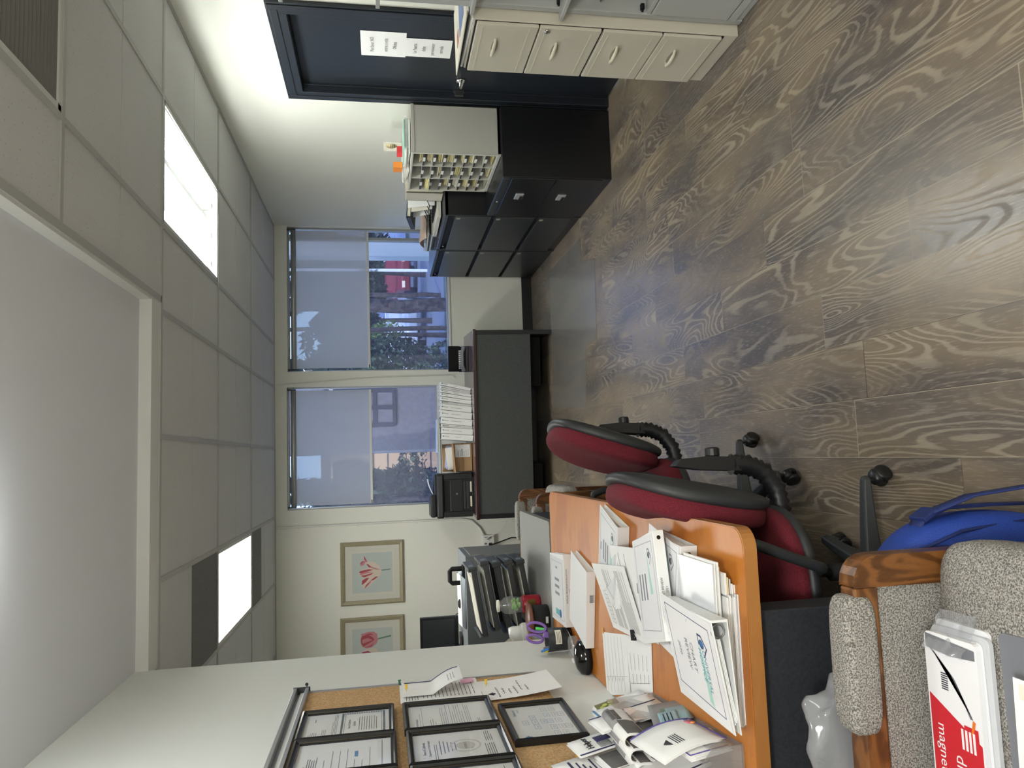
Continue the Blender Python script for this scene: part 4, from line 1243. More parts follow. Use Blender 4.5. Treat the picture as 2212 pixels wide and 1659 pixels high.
        p.box(i0+0.09, i0+0.13, -0.19, -0.18, 0.0006, 0.0009, 5)
    elif kind == 'chart':
        p.text('Universal', 0.016, 5, TR(i1-0.075, -0.046, 0.0012)); p.text('Hospice', 0.010, 5, TR(i1-0.045, -0.058, 0.0012))
        p.prism([(i0, -0.052), (i0+0.016, -0.036), (i0+0.032, -0.052)], 0.0008, 0.001, 5); p.lathe([(0, 0), (0.008, 0), (0, 0.0003)], 16, 5, TR(i0+0.016, -0.054, 0.0012))
        for (cx_, cy_) in ((0.5, 0.24), (0.36, 0.40), (0.5, 0.40), (0.64, 0.40), (0.5, 0.55), (0.15, 0.66), (0.32, 0.66), (0.5, 0.66), (0.68, 0.66), (0.85, 0.66), (0.15, 0.80), (0.32, 0.80), (0.5, 0.80), (0.68, 0.80), (0.85, 0.80), (0.32, 0.91), (0.68, 0.91)):
            X_, Y_ = e+(W_-2*e)*cx_, -e-(H_-2*e)*cy_
            T3 = TR(X_-0.018, Y_+0.009, 0)
            q = MB(p.T @ T3); bordered(q, 0.036, 0.018, 0.0, 0, 0.0008, 0.001)
            q.box(0.008, 0.028, -0.0085, -0.0075, 0.0008, 0.001); q.box(0.010, 0.026, -0.0125, -0.0115, 0.0008, 0.001)
            b_ = len(p.v); p.v += q.v; p.f += [tuple(b_+i for i in ff) for ff in q.f]; p.m += [5 if cy_ < 0.7 else 2]*len(q.f); p.s += [False]*len(q.f)
    p.build('print', ['paper', 'ink', 'grey_ink', 'ink', mat('seal_grey', (214, 212, 204), 0.8) and 'seal_grey', mat('print_blue', (100, 150, 190), 0.8) and 'print_blue'], t)
    MB(T_ @ TR(0, 0, 0.0128)).box(e-0.002, W_-e+0.002, -H_+e-0.002, -e+0.002, 0, 0.0006).build('glass', 'picture_glass', t)
    return t
certificate(2.395, 2.655, 1.498, 1.797, 'letter_cert', 'black framed letter with a patterned-border certificate, top row nearest the window')
certificate(2.135, 2.393, 1.495, 1.795, 'memo', 'black framed memo with sparse lines, top row, second from the window')
certificate(2.390, 2.650, 1.175, 1.470, 'letter', 'black framed hospice letter under the patterned-border certificate')
certificate(2.125, 2.383, 1.172, 1.466, 'licence', 'black framed state health licence with a large round seal')
certificate(2.215, 2.550, 0.935, 1.158, 'chart', 'black framed wide organisation chart, lowest on the cork board')
certificate(1.860, 2.118, 1.170, 1.463, 'memo', 'black framed page cut by the photo edge, left of the state licence')
certificate(1.870, 2.128, 1.495, 1.793, 'letter', 'black framed page beyond the photo edge, top row')

def sheet(name, Tm, W_, H_, curl, mats, deco, label, cat='papers', group=None, n=14, th=0.0):
    """paper with top left at the origin, x right, y up; curl(u, v) lifts it along z"""
    p = MB(Tm)
    p.grid(lambda u, v: (u*W_, -v*H_, curl(u, v)), n, n)
    def pl(mb, x0, x1, y0, y1, m):        # strip printed on the curled sheet
        vs = [(x, y, curl(x/W_, -y/H_)+0.0007) for x, y in ((x0, y0), (x1, y0), (x1, y1), (x0, y1))]
        mb.add(vs, [(0, 1, 2, 3)], m)
    rg = random.Random(len(label)*7)
    deco(p, pl, rg)
    return tag(p.build(name, mats), label, cat, group)
def deco_lines(x0, x1, y0, y1, n, m=1, h=0.002):
    def f(p, pl, rg):
        for k in range(n):
            y = y0+(y1-y0)*k/max(1, n-1)
            a = x0
            end = x1-(x1-x0)*rg.choice([0, 0, 0.05, 0.4])
            while a < end:
                b = min(end, a+rg.uniform(0.012, 0.05)); pl(p, a, b, y-h, y, m); a = b+0.004
    return f
# pinned papers
sheet('pinned_notice', wallT(2.690, 1.475, 0.014), 0.215, 0.285, lambda u, v: 0.002+0.004*v, ['paper', 'ink'],
      lambda p, pl, rg: (deco_lines(0.02, 0.12, -0.02, -0.06, 5)(p, pl, rg), deco_lines(0.03, 0.19, -0.08, -0.26, 14)(p, pl, rg)), 'typed white notice half covered by the folded card, pinned to the cork', 'notice')
def card(u, v): return 0.010+0.004*u+(0.0 if v < 0.5 else 0.045*math.sin((v-0.5)*math.pi))
sheet('folded_card', wallT(2.735, 1.468, 0.014), 0.155, 0.215, card, ['paper', 'navy_ink', 'grey_ink'],
      lambda p, pl, rg: ([pl(p, 0.140, 0.150, -0.010-0.0198*k, -0.010-0.0198*(k+1), 1) for k in range(10)], deco_lines(0.03, 0.10, -0.165, -0.185, 3, 2)(p, pl, rg)), 'folded white card with a navy stripe pinned at the board edge', 'card')
sheet('sticky_note', wallT(2.835, 1.250, 0.020), 0.05, 0.045, lambda u, v: 0.002+0.006*v, [mat('pink_note', (236, 178, 202), 0.8) and 'pink_note'], lambda p, pl, rg: None, 'small pink sticky note below the folded card', 'note')
def let_deco(p, pl, rg):
    p.prism([(0.045, -0.036), (0.062, -0.016), (0.079, -0.036)], 0.006, 0.0064, 1); p.lathe([(0, 0), (0.010, 0), (0, 0.0003)], 16, 1, TR(0.062, -0.034, 0.0066))
    for k, x in enumerate((0.02, 0.05, 0.04, 0.03, 0.06, 0.05)):
        y = -0.055-0.021*k
        pts = [(x+0.006*i, y+0.003*math.sin(i*1.9+k)+0.002*rg.random(), 0.0065+0.02*(-y/0.26)**2) for i in range(rg.randint(10, 20))]
        p.tube(pts, 0.0007, 4, 1)
sheet('handwritten_letter', wallT(2.630, 1.185, 0.014) @ RZ(R(2)), 0.225, 0.27, lambda u, v: 0.005+0.02*v*v, ['paper', 'ink'], let_deco, 'white handwritten letter with a house logo hanging below the board', 'letter')
for (y, z, m_, l_) in ((2.906, 1.474, 'green_pin', 'green push pin at the right edge of the cork board'), (2.786, 1.452, 'yellow_pin', 'yellow push pin through the folded card'), (2.762, 1.168, 'yellow_pin', 'yellow push pin holding the handwritten letter')):
    if m_ not in MAT: mat(m_, (30, 110, 80) if m_[0] == 'g' else (236, 196, 50), 0.4)
    q = MB(TR(XB+0.012+(0.016 if m_[0] == 'y' else 0), y, z) @ RY(R(90)) @ RX(R(-8)))
    q.lathe([(0, 0), (0.0012, 0), (0.0012, 0.008), (0.0055, 0.008), (0.004, 0.011), (0.0035, 0.018), (0.006, 0.020), (0.006, 0.023), (0, 0.023)], 14)
    tag(q.build('push_pin', m_), l_, 'pin', 'push pins on the cork board')

# ================================================================== tulip pictures, conduit, outlet on the far wall
def tulip(x0, x1, z0, z1, kind, label):
    t = thing('picture_frame', ((x0+x1)/2, YW, z0), label, 'picture', 'framed tulip prints on the far wall')
    T_ = frameT((x0, YW-0.001, z1), (1, 0, 0), (0, 0, 1))
    W_, H_ = x1-x0, z1-z0
    f = MB(T_); e = 0.042
    prof = [(0, 0), (0, 0.018), (e*0.3, 0.028), (e*0.75, 0.020), (e, 0.012), (e, 0)]
    n = len(prof)
    for p0, p1, inw in (((0, 0, 0), (W_, 0, 0), (0, -1, 0)), ((W_, -H_, 0), (0, -H_, 0), (0, 1, 0)), ((0, -H_, 0), (0, 0, 0), (1, 0, 0)), ((W_, 0, 0), (W_, -H_, 0), (-1, 0, 0))):
        p0, p1, inw = Vector(p0), Vector(p1), Vector(inw); d = (p1-p0).normalized()
        vs = [p0+d*a+inw*a+Vector((0, 0, h)) for a, h in prof]+[p1-d*a+inw*a+Vector((0, 0, h)) for a, h in prof]
        f.add(vs, [(i, (i+1) % n, n+(i+1) % n, n+i) for i in range(n)], 0)
    f.build('frame', 'champagne_frame', t)
    b = MB(T_ @ TR(0, 0, 0.006)); b.box(e-0.004, W_-e+0.004, -H_+e-0.004, -e+0.004, 0, 0.001)
    q = 0.108
    bordered(b, W_, H_, q-0.014, 1, 0.0012, 0.002)
    b.build('mat_board', ['mat_board', 'paper_warm'], t)
    p = MB(T_ @ TR(0, 0, 0.0075))
    p.box(q, W_-q, -H_+q, -q, 0, 0.0004, 0)
    s_ = (W_-2*q)/510.0
    y00 = 790 if kind == 1 else 1765
    def poly(pts, mi, lift):
        p.prism([(q+(y00-b_)*s_, -q-(a_-225)*s_) for a_, b_ in pts], 0.0005+lift, 0.0007+lift, mi)
    if kind == 1:
        poly([(600, 505), (718, 497), (718, 510), (600, 519)], 4, 0)
        poly([(600, 505), (575, 450), (510, 400), (420, 385), (395, 420), (440, 465), (330, 500), (308, 540), (335, 580), (385, 590), (350, 640), (345, 690), (380, 740), (440, 700), (500, 650), (570, 590), (598, 545)], 3, 0.0002)
        for k, (pts, mi) in enumerate((([(380, 312), (400, 350), (425, 395), (400, 400), (375, 360)], 2), ([(384, 316), (396, 345), (410, 385), (400, 380), (382, 350)], 1),
                ([(330, 400), (360, 378), (400, 385), (380, 430), (340, 445), (325, 420)], 2), ([(334, 404), (358, 384), (384, 388), (350, 402), (345, 432)], 1),
                ([(310, 525), (330, 505), (440, 490), (500, 500), (440, 512), (340, 540)], 1), ([(318, 545), (400, 520), (490, 525), (400, 545), (335, 560)], 2), ([(330, 570), (420, 555), (500, 535), (470, 560), (380, 590)], 1),
                ([(345, 690), (350, 630), (400, 600), (440, 600), (400, 650)], 1), ([(375, 740), (395, 690), (450, 640), (470, 650), (420, 700)], 2), ([(378, 736), (394, 700), (430, 664), (436, 674), (404, 706)], 1),
                ([(592, 505), (560, 492), (500, 470), (440, 440), (460, 470), (530, 500)], 2), ([(560, 590), (520, 590), (450, 640), (500, 630)], 1), ([(405, 420), (440, 430), (470, 470), (440, 465)], 1))):
            poly(pts, mi, 0.0004+0.0001*k)
    else:
        poly([(548, 1385), (718, 1354), (718, 1374), (548, 1402)], 4, 0)
        poly([(545, 1390), (540, 1330), (500, 1300), (420, 1298), (330, 1320), (345, 1340), (328, 1380), (330, 1440), (350, 1480), (400, 1503), (470, 1495), (530, 1450), (548, 1410)], 2, 0.0004)
        for k, (pts, mi) in enumerate((([(345, 1345), (420, 1330), (480, 1365), (505, 1400), (440, 1440), (360, 1478), (335, 1430), (332, 1385)], 1), ([(350, 1390), (420, 1375), (480, 1400), (420, 1420), (350, 1440)], 2), ([(372, 1330), (450, 1315), (500, 1345), (440, 1335)], 1), ([(380, 1490), (450, 1470), (500, 1440), (460, 1485)], 1))):
            poly(pts, mi, 0.0006+0.0001*k)
        poly([(548, 1570), (530, 1512), (470, 1500), (400, 1507), (340, 1540), (335, 1590), (350, 1650), (420, 1690), (500, 1680), (545, 1620)], 3, 0.0002)
        poly([(345, 1545), (420, 1535), (480, 1570), (440, 1620), (360, 1640), (338, 1600)], 5, 0.0003)
    for nm, c_ in (('sky_print', (196, 204, 200)), ('petal_red', (178, 84, 92)), ('petal_pink', (206, 140, 146)), ('petal_cream', (222, 208, 192)), ('stem_green', (110, 140, 112)), ('petal_plum', (160, 66, 96))): mat(nm, c_, 0.85)
    p.build('print', ['sky_print', 'petal_red', 'petal_pink', 'petal_cream', 'stem_green', 'petal_plum'], t)
    MB(T_ @ TR(0, 0, 0.0115)).box(e-0.002, W_-e+0.002, -H_+e-0.002, -e+0.002, 0, 0.0006).build('glass', 'picture_glass', t)
    return t
tulip(-1.352, -0.768, 1.342, 1.930, 1, 'champagne framed print of one open striped tulip on the far wall')
tulip(-2.05, -1.464, 1.350, 1.938, 2, 'champagne framed print of two closed pink tulips, cut off by the partition')
c = MB()
cpts = [(-0.60, YW-0.012, 2.50), (-0.60, YW-0.012, 0.78), (-0.62, YW-0.014, 0.68), (-0.70, YW-0.016, 0.60), (-0.78, YW-0.016, 0.56)]
c.tube(cpts, 0.010, 8)
for z in (2.3, 1.75, 1.2, 0.85): c.box(-0.625, -0.575, YW-0.006, YW, z, z+0.016); c.tube([(-0.612, YW-0.012, z), (-0.612, YW-0.012, z+0.02)], 0.004, 6)
tag(c.build('wall_conduit', 'trim_white'), 'thin white cable conduit running down the far wall beside the left window', 'conduit')
c = MB().tube([(0.735, YW-0.008, 2.50), (0.79, YW-0.01, 1.6), (0.80, YW-0.01, 0.83), (0.77, YW-0.01, 0.80)], 0.004, 6)
tag(c.build('cable', 'trim_white'), 'thin white cable on the pillar between the windows', 'cable')
t = thing('wall_outlet', (-0.82, YW, 0.52), 'surface mounted white wall outlet with cords, left of the printer', 'outlet')
MB().box(-0.885, -0.765, YW-0.045, YW, 0.468, 0.585).build('box', 'white_plastic', t, bevel=0.004)
for z in (0.495, 0.54):
    for x in (-0.855, -0.80):
        MB().box(x, x+0.016, YW-0.048, YW-0.044, z, z+0.026).build('socket', 'grey_plastic', t)
MB().cbox((-0.86, YW-0.06, 0.51), (0.03, 0.03, 0.03)).tube([(-0.86, YW-0.075, 0.51), (-0.84, YW-0.10, 0.45), (-0.80, YW-0.06, 0.3), (-0.83, YW-0.05, 0.0)], 0.006, 8).build('cord', 'matte_black', t)
MB().cbox((-0.80, YW-0.06, 0.555), (0.025, 0.025, 0.025)).tube([(-0.80, YW-0.07, 0.555), (-0.72, YW-0.10, 0.40), (-0.62, YW-0.08, 0.33), (-0.58, YW-0.05, 0.2)], 0.004, 8).build('cord', 'white_plastic', t)

# ================================================================== grey desk behind the orange one
gd = thing('desk', (-1.1, 3.95, 0), 'grey laminate desk behind the orange one, under the black letter trays', 'desk')
MB().prism(rrect(-2.0, -0.328, 3.56, 4.345, 0.02, 4), 0.705, 0.737).build('top', 'grey_laminate', gd, bevel=0.003)
MB().box(-0.36, -0.34, 3.62, 4.30, 0, 0.704).build('side_panel', 'dark_cabinet_panel', gd)
MB().box(-1.98, -0.36, 4.28, 4.30, 0.1, 0.704).build('modesty_panel', 'dark_cabinet_panel', gd)
MB().box(-1.98, -1.96, 3.62, 4.28, 0, 0.704).build('side_panel', 'dark_cabinet_panel', gd)
Z7 = 0.738
# tall grey cabinet behind
t = thing('cabinet', (-1.1, 5.3, 0), 'grey metal cabinet standing behind the letter trays', 'cabinet')
MB().box(-1.75, -0.67, 5.08, 5.6, 0, 0.985).build('body', 'grey_plastic', t, bevel=0.003)
MB().box(-0.672, -0.664, 5.11, 5.57, 0.03, 0.95).build('end_panel', 'grey_laminate', t, bevel=0.002)
o = MB(); o.tube([(-0.76, 5.17, 0.99), (-0.76, 5.17, 1.07), (-0.775, 5.17, 1.085), (-0.84, 5.17, 1.085), (-0.855, 5.17, 1.07), (-0.855, 5.17, 0.99)], 0.016, 10); o.cbox((-0.81, 5.17, 0.994), (0.14, 0.08, 0.014))
tag(o.build('hole_punch', 'matte_black', bevel=0), 'black handle shaped desk punch on the grey cabinet', 'punch')
o = MB().lathe([(0, 0), (0.02, 0), (0.02, 0.012), (0.03, 0.02), (0.032, 0.036), (0.02, 0.045), (0, 0.045)], 18, T=TR(-1.0, 5.2, 0.986))
tag(o.build('camera_knob', 'matte_black'), 'small black round knob object on the grey cabinet', 'knob')
# monitor
t = thing('monitor', (-1.9, 6.7, 0), 'black flat monitor on a stand low against the far wall, half behind the partition', 'monitor')
P0, P1 = at(907, 1336, 1, 5.42), at(990, 1336, 1, 5.42)
mxr = P0.x
MB().box(mxr-0.50, mxr, 5.42, 5.455, P1.z, P0.z).build('bezel', 'black_plastic', t, bevel=0.004)
MB().box(mxr-0.482, mxr-0.018, 5.416, 5.421, P1.z+0.03, P0.z-0.018).build('screen', 'black_satin', t)
MB().box(mxr-0.29, mxr-0.21, 5.45, 5.49, 0.99, P1.z+0.12).build('stand', 'black_plastic', t)
MB().prism(rrect(mxr-0.37, mxr-0.13, 5.36, 5.54, 0.03), 0.986, 0.998).build('foot', 'black_plastic', t)
MB().tube([(mxr-0.05, 5.46, P1.z+0.02), (mxr-0.0, 5.48, 1.02), (mxr+0.01, 5.46, 0.99)], 0.004, 6).build('cord', 'matte_black', t)
# letter trays
tt_ = thing('letter_tray', (-0.74, 4.05, Z7), 'stack of five slanted black letter trays on the grey desk', 'tray')
for k in range(5):
    zc_ = Z7+0.035+k*0.062
    off = (0.0, 0.0, -0.01, 0.0, -0.03)[k]
    T_ = TR(-0.73+off, 4.06+0.01*k, zc_) @ RY(R(-9))
    m = MB(T_)
    m.box(-0.18, 0.17, -0.13, 0.13, 0, 0.006); m.box(-0.18, 0.17, -0.13, -0.124, 0, 0.028); m.box(-0.18, 0.17, 0.124, 0.13, 0, 0.028); m.box(0.160, 0.182, -0.132, 0.132, -0.006, 0.042)
    m.box(-0.185, -0.178, -0.13, 0.13, 0, 0.045)
    m.build('tray', 'black_satin' if k != 2 else 'dark_plastic', tt_, bevel=0.003)
    MB(T_).box(0.1825, 0.184, -0.10, -0.045, 0.008, 0.030).build('label_holder', 'grey_plastic', tt_)
    if k != 2:
        o = MB(T_)
        for q in range(4): o.box(-0.165, 0.158-0.01*q, -0.118, 0.118, 0.0075+q*0.006, 0.012+q*0.006, q % 2)
        tag(o.build('paper_stack', ['paper', 'paper_warm'] if k != 1 else ['cover_blue', 'paper_warm']), 'papers in the %s black letter tray on the grey desk' % ('bottom', 'second lowest', '', 'fourth', 'top')[k], 'papers', 'papers in the letter trays')
o = MB()
for q in range(5): o.cbox((0, 0, 0.004+q*0.006), (0.34, 0.26, 0.005), q % 2, TR(-0.98, 5.25, 0.986) @ RZ(0.05*q-0.1))
tag(o.build('paper_stack', ['paper', 'pale_blue']), 'loose white papers lying along the grey cabinet behind the trays', 'papers')
# red jar with clear top
o = thing('jar', (-0.76, 3.84, Z7), 'red jar with a clear plastic top of green sweets', 'jar')
Tj = TR(-0.765, 3.85, Z7)
MB(Tj).lathe([(0, 0), (0.042, 0), (0.045, 0.01), (0.045, 0.085), (0.04, 0.095), (0, 0.095)], 28).build('body', mat('jar_red', (150, 26, 40), 0.3) and 'jar_red', o)
MB(Tj).box(-0.01, 0.03, -0.0465, -0.044, 0.03, 0.07).build('label', 'gold_line', o)
MB(Tj).lathe([(0.038, 0.095), (0.040, 0.12), (0.046, 0.15), (0.04, 0.185), (0.026, 0.20), (0.026, 0.215)], 24).build('clear_top', 'clear_plastic', o)
MB(Tj).lathe([(0.03, 0.212), (0.03, 0.222), (0, 0.224)], 24).build('lid', 'paper_warm', o)
g_ = MB(Tj); rg = random.Random(2)
for k in range(14): g_.sell((rg.uniform(-0.02, 0.02), rg.uniform(-0.02, 0.02), 0.105+rg.random()*0.045), (0.013, 0.009, 0.008), 1, 1, 8, 6)
o2 = g_.build('sweets', mat('lime', (150, 214, 110), 0.5) and 'lime', o); o2['kind'] = 'stuff'
# black round box with a wooden lid
o = thing('round_box', (-0.84, 3.68, Z7), 'round black box with a brown wooden lid on the grey desk edge', 'box')
To = TR(-0.805, 3.665, Z7)
MB(To).lathe([(0, 0), (0.066, 0), (0.068, 0.004), (0.068, 0.082), (0, 0.082)], 36).build('body', 'matte_black', o)
MB(To).lathe([(0, 0.082), (0.074, 0.082), (0.077, 0.088), (0.074, 0.098), (0, 0.10)], 36).build('lid', mat('walnut', (112, 66, 46), 0.45) and 'walnut', o)
MB(To).box(-0.006, 0.024, -0.0705, -0.067, 0.012, 0.024).build('tag', 'white_plastic', o)
# tissue box & wires
o = MB(TR(-0.895, 3.80, Z7) @ RZ(0.3)); o.cbox((0, 0, 0.055), (0.09, 0.09, 0.11)); o.sell((0, 0, 0.13), (0.04, 0.04, 0.045), 0.8, 0.8, 16, 10, fn=lambda p: p*(1+0.25*noise.noise(p*40)))
tag(o.build('tissue_box', 'white_plastic'), 'crumpled white tissue box behind the wooden-lidded box', 'box')
o = MB().tube([(-0.80, 3.745, Z7+0.005), (-0.85, 3.735, Z7+0.07), (-0.90, 3.73, Z7+0.09), (-0.935, 3.72, Z7+0.03), (-0.94, 3.68, Z7+0.004)], 0.004, 8)
tag(o.build('cable', mat('yellow_cable', (214, 170, 70), 0.5) and 'yellow_cable'), 'looped yellow network cable on the grey desk', 'cable')
# fax machine, partly behind the partition
t = thing('fax_machine', (-1.12, 3.85, Z7), 'beige fax machine with corded handset, half behind the partition', 'fax machine')
Tf = TR(-1.115, 3.86, Z7)
b = MB(Tf); b.prism([(-0.16, 0), (0.15, 0), (0.15, 0.13), (0.10, 0.20), (-0.16, 0.22)], -0.16, 0.16, axis=1); b.build('body', 'cream_plastic', t, bevel=0.008)
MB(Tf).prism([(-0.13, 0.205), (0.02, 0.20), (0.05, 0.27), (-0.12, 0.29)], -0.14, 0.02, axis=1).build('feeder', 'cream_plastic', t, bevel=0.006)
MB(Tf).box(0.151, 0.156, -0.13, 0.06, 0.06, 0.10).build('paper_slot', 'matte_black', t)
l_ = MB(Tf)
for q in range(7): l_.box(0.1505, 0.1515, -0.14, -0.02, 0.012+q*0.006, 0.0135+q*0.006)
l_.build('print', 'ink', t)
MB(Tf).tube([(0.06, -0.12, 0.23), (0.09, -0.10, 0.27), (0.12, -0.06, 0.265), (0.13, -0.02, 0.21)], [0.012, 0.013, 0.013, 0.016], 10).build('handset', 'white_plastic', t)

# ================================================================== orange desk
Z = 0.737
od = thing('desk', (-0.52, 2.55, 0), 'orange wood laminate desk along the partition, covered with white binders', 'desk')
MB().prism(rrect(XL+0.004, -0.183, 1.572, 3.53, 0.045, 6, (0, 1, 1, 0)), Z-0.028, Z).build('top', 'orange_laminate', od)
MB().prism(rrect(XL+0.004, -0.181, 1.568, 3.532, 0.047, 6, (0, 1, 1, 0)), Z-0.032, Z-0.0012).build('edge', 'orange_edge', od)
MB().box(XL+0.005, XL+0.025, 1.65, 3.45, 0.0, Z-0.033).build('back_panel', 'dark_cabinet_panel', od)
MB().box(XL+0.03, -0.372, 1.61, 2.0-0.30, 0.0, Z-0.033).build('pedestal', 'dark_cabinet_panel', od, bevel=0.004)
MB().box(XL+0.03, -0.26, 3.46, 3.48, 0.0, Z-0.033).build('side_panel', 'dark_cabinet_panel', od)

def binder(corners, th0, th1, label, spine_rgb='binder_white', deco=None, spine_deco=None, group='white binders on the orange desk', rings=False, cover_deco=None):
    """lying ring binder. corners: spine left, spine right, open right, open left of the UPPER face
    (spine side faces the camera). th0 / th1 thickness at spine / open edge"""
    A, B, C_, D_ = [Vector(c) for c in corners]
    o = thing('binder', tuple((A+B+C_+D_)/4-Vector((0, 0, (th0+th1)/2))), label, 'binder', group)
    dz0, dz1 = Vector((0, 0, th0)), Vector((0, 0, th1))
    c3 = Vector((0, 0, 0.0028))
    m = MB()
    def hexa(p, q, mi=0):
        m.add(list(p)+list(q), [(0, 1, 2, 3), (7, 6, 5, 4), (0, 4, 5, 1), (1, 5, 6, 2), (2, 6, 7, 3), (3, 7, 4, 0)], mi)
    hexa((A, B, C_, D_), (A-c3, B-c3, C_-c3, D_-c3))
    hexa((A-dz0+c3, B-dz0+c3, C_-dz1+c3, D_-dz1+c3), (A-dz0, B-dz0, C_-dz1, D_-dz1))
    s_ = (D_-A).normalized()*0.003
    hexa((A-s_*0.3, B-s_*0.3, B+s_, A+s_), (A-dz0-s_*0.3, B-dz0-s_*0.3, B-dz0+s_, A-dz0+s_))
    m.build('cover', 'binder_white', o, bevel=0.0012)
    # pages
    u = (B-A)*0.04; v0 = (D_-A)*0.12; v1 = (D_-A)*0.95
    pg = MB()
    g = max(0.004, th1-0.008)
    a1, b1, c1, d1 = A+u+v0, B-u+v0, B-u+v1, A+u+v1
    lo = lambda p, t_, f: p-Vector((0, 0, (th0*(1-f)+th1*f)-0.004))
    hh = Vector((0, 0, max(0.004, th1-0.006)))
    q = (lo(a1, 0, 0.1), lo(b1, 0, 0.1), lo(c1, 0, 0.95), lo(d1, 0, 0.95))
    pg.add(list(q)+[p+hh for p in q], [(3, 2, 1, 0), (4, 5, 6, 7), (0, 1, 5, 4), (1, 2, 6, 5), (2, 3, 7, 6), (3, 0, 4, 7)], 0)
    pg.build('pages', 'paper', o)
    if rings:
        rg_ = MB()
        for f in (0.16, 0.5, 0.84):
            c_ = A+(B-A)*f+(D_-A)*0.08-Vector((0, 0, th0/2))
            rg_ = MB()
            ax = (D_-A).normalized()
            rg_.tube([c_+ax*(0.4*th0*math.cos(k*math.pi/6))+Vector((0, 0, 0.4*th0*math.sin(k*math.pi/6))) for k in range(12)], 0.0018, 6, closed=True)
            rg_.build('ring', 'nickel', o)
    def put(mats, fn, nm, T_, W_, H_):
        q_ = MB(T_); fn(q_, W_, H_); q_.build(nm, mats, o)
    if spine_deco:
        T_ = frameT(A-s_*0.3-s_.normalized()*0.0006, (B-A), Vector((0, 0, 1)))
        put(['ink', 'grey_ink', 'matte_black'], spine_deco, 'spine_label', T_, (B-A).length, th0)
    if cover_deco:
        flip, fn = cover_deco
        if flip:      # page top towards the camera: x from right to left
            T_ = frameT(B, (A-B), (B-C_)); W_, H_ = (A-B).length, (B-C_).length
        else:
            T_ = frameT(D_, (C_-D_), (D_-A)); W_, H_ = (C_-D_).length, (D_-A).length
        put([mat('cover_white', (240, 241, 243), 0.25) and 'cover_white', 'ink', 'navy_ink', 'teal_ink', 'pale_green_ink', 'grey_ink', 'blue_ink'], fn, 'cover_sheet', T_ @ TR(0, 0, 0.0006), W_, H_)
    return o
def logo(q, x, y, s, faint=False):
    a, b = (5, 5) if faint else (2, 6)
    q.prism([(x, y), (x+0.5*s, y+0.42*s), (x+s, y), (x+0.92*s, y-0.02*s), (x+0.5*s, y+0.33*s), (x+0.08*s, y-0.02*s)], 0.0006, 0.0009, a)
    q.box(x+0.02*s, x+0.10*s, y-0.30*s, y, 0.0006, 0.0009, a); q.box(x+0.02*s, x+0.5*s, y-0.34*s, y-0.29*s, 0.0006, 0.0009, a)
    q.lathe([(0, 0), (0.2*s, 0), (0, 0.0003)], 24, b, TR(x+0.42*s, y-0.06*s, 0.001))
def sheet_base(q, W_, H_, top=0.0):
    q.box(0.006, W_-0.006, -H_+0.008, -0.008, 0, 0.0004, 0)
# labels
def cov_2020(q, W_, H_):
    sheet_base(q, W_, H_); bordered(q, W_, H_, 0.026, 2, 0.0005, 0.0018)
    logo(q, 0.052, -0.076, 0.055)
    q.prism([(0.06, -0.098), (0.215, -0.098), (0.225, -0.078)], 0.0005, 0.0007, 4)
    q.text('UNIVERSAL', 0.022, 3, TR(0.088, -0.082, 0.0012), sx=0.92); q.text('HOSPICE', 0.022, 3, TR(0.088, -0.102, 0.0012), sx=0.92)
    q.text('CHART', 0.022, 5, TR(W_/2, -0.152, 0.0012), center=True); q.text('REVIEW', 0.022, 5, TR(W_/2, -0.180, 0.0012), center=True)
    q.text('2020', 0.018, 5, TR(W_/2, -0.226, 0.0012), center=True)
def cov_faint(q, W_, H_):
    sheet_base(q, W_, H_); bordered(q, W_, H_, 0.024, 5, 0.0005, 0.0014)
    logo(q, 0.04, -0.06, 0.045, True); q.prism([(0.05, -0.085), (0.16, -0.085), (0.16, -0.06)], 0.0005, 0.0007, 4)
    for k in range(3): q.box(W_/2-0.035, W_/2+0.035, -0.13-0.03*k, -0.118-0.03*k, 0.0006, 0.0009, 5)
    q.box(W_/2-0.014, W_/2+0.014, -0.232, -0.222, 0.0006, 0.0009, 5)
def cov_right(q, W_, H_):     # page turned sideways, top of page to the left
    sheet_base(q, W_, H_); bordered(q, W_, H_, 0.024, 5, 0.0005, 0.0014)
    q.box(0.035, 0.060, -H_*0.62, -H_*0.34, 0.0006, 0.0009, 3); q.lathe([(0, 0), (0.018, 0), (0, 0.0003)], 20, 6, TR(0.048, -H_*0.68, 0.001))
    for k in range(3): q.box(W_*0.42+0.03*k, W_*0.42+0.012+0.03*k, -H_*0.66, -H_*0.34, 0.0006, 0.0009, 5)
    q.box(W_-0.055, W_-0.046, -H_*0.56, -H_*0.44, 0.0006, 0.0009, 5)
def sp_annual(q, L, th):
    q.text('ANNUAL PROGRAM EVALUATION', 0.0098, 0, TR(L*0.56, -0.014, 0.0004), center=True, sx=0.95); q.text('2022', 0.008, 0, TR(L/2, -0.026, 0.0004), center=True)
def sp_bar(q, L, th):
    for k in range(9): q.box(L*0.60+k*0.0034, L*0.60+k*0.0034+0.0016, -0.026, -0.013, 0.0002, 0.0005, 0)
    q.box(L*0.60, L*0.60+0.03, -0.030, -0.028, 0.0002, 0.0005, 1)
def sp_2021(q, L, th):
    q.text('CHART REVIEW', 0.0088, 0, TR(L*0.45, -0.012, 0.0004), center=True); q.text('2021', 0.0085, 0, TR(L*0.45, -0.0235, 0.0004), center=True)
    for f in (0.07, 0.93): q.lathe([(0, 0), (0.0055, 0), (0, 0.0004)], 16, 2, TR(L*f, -th/2, 0.0002))
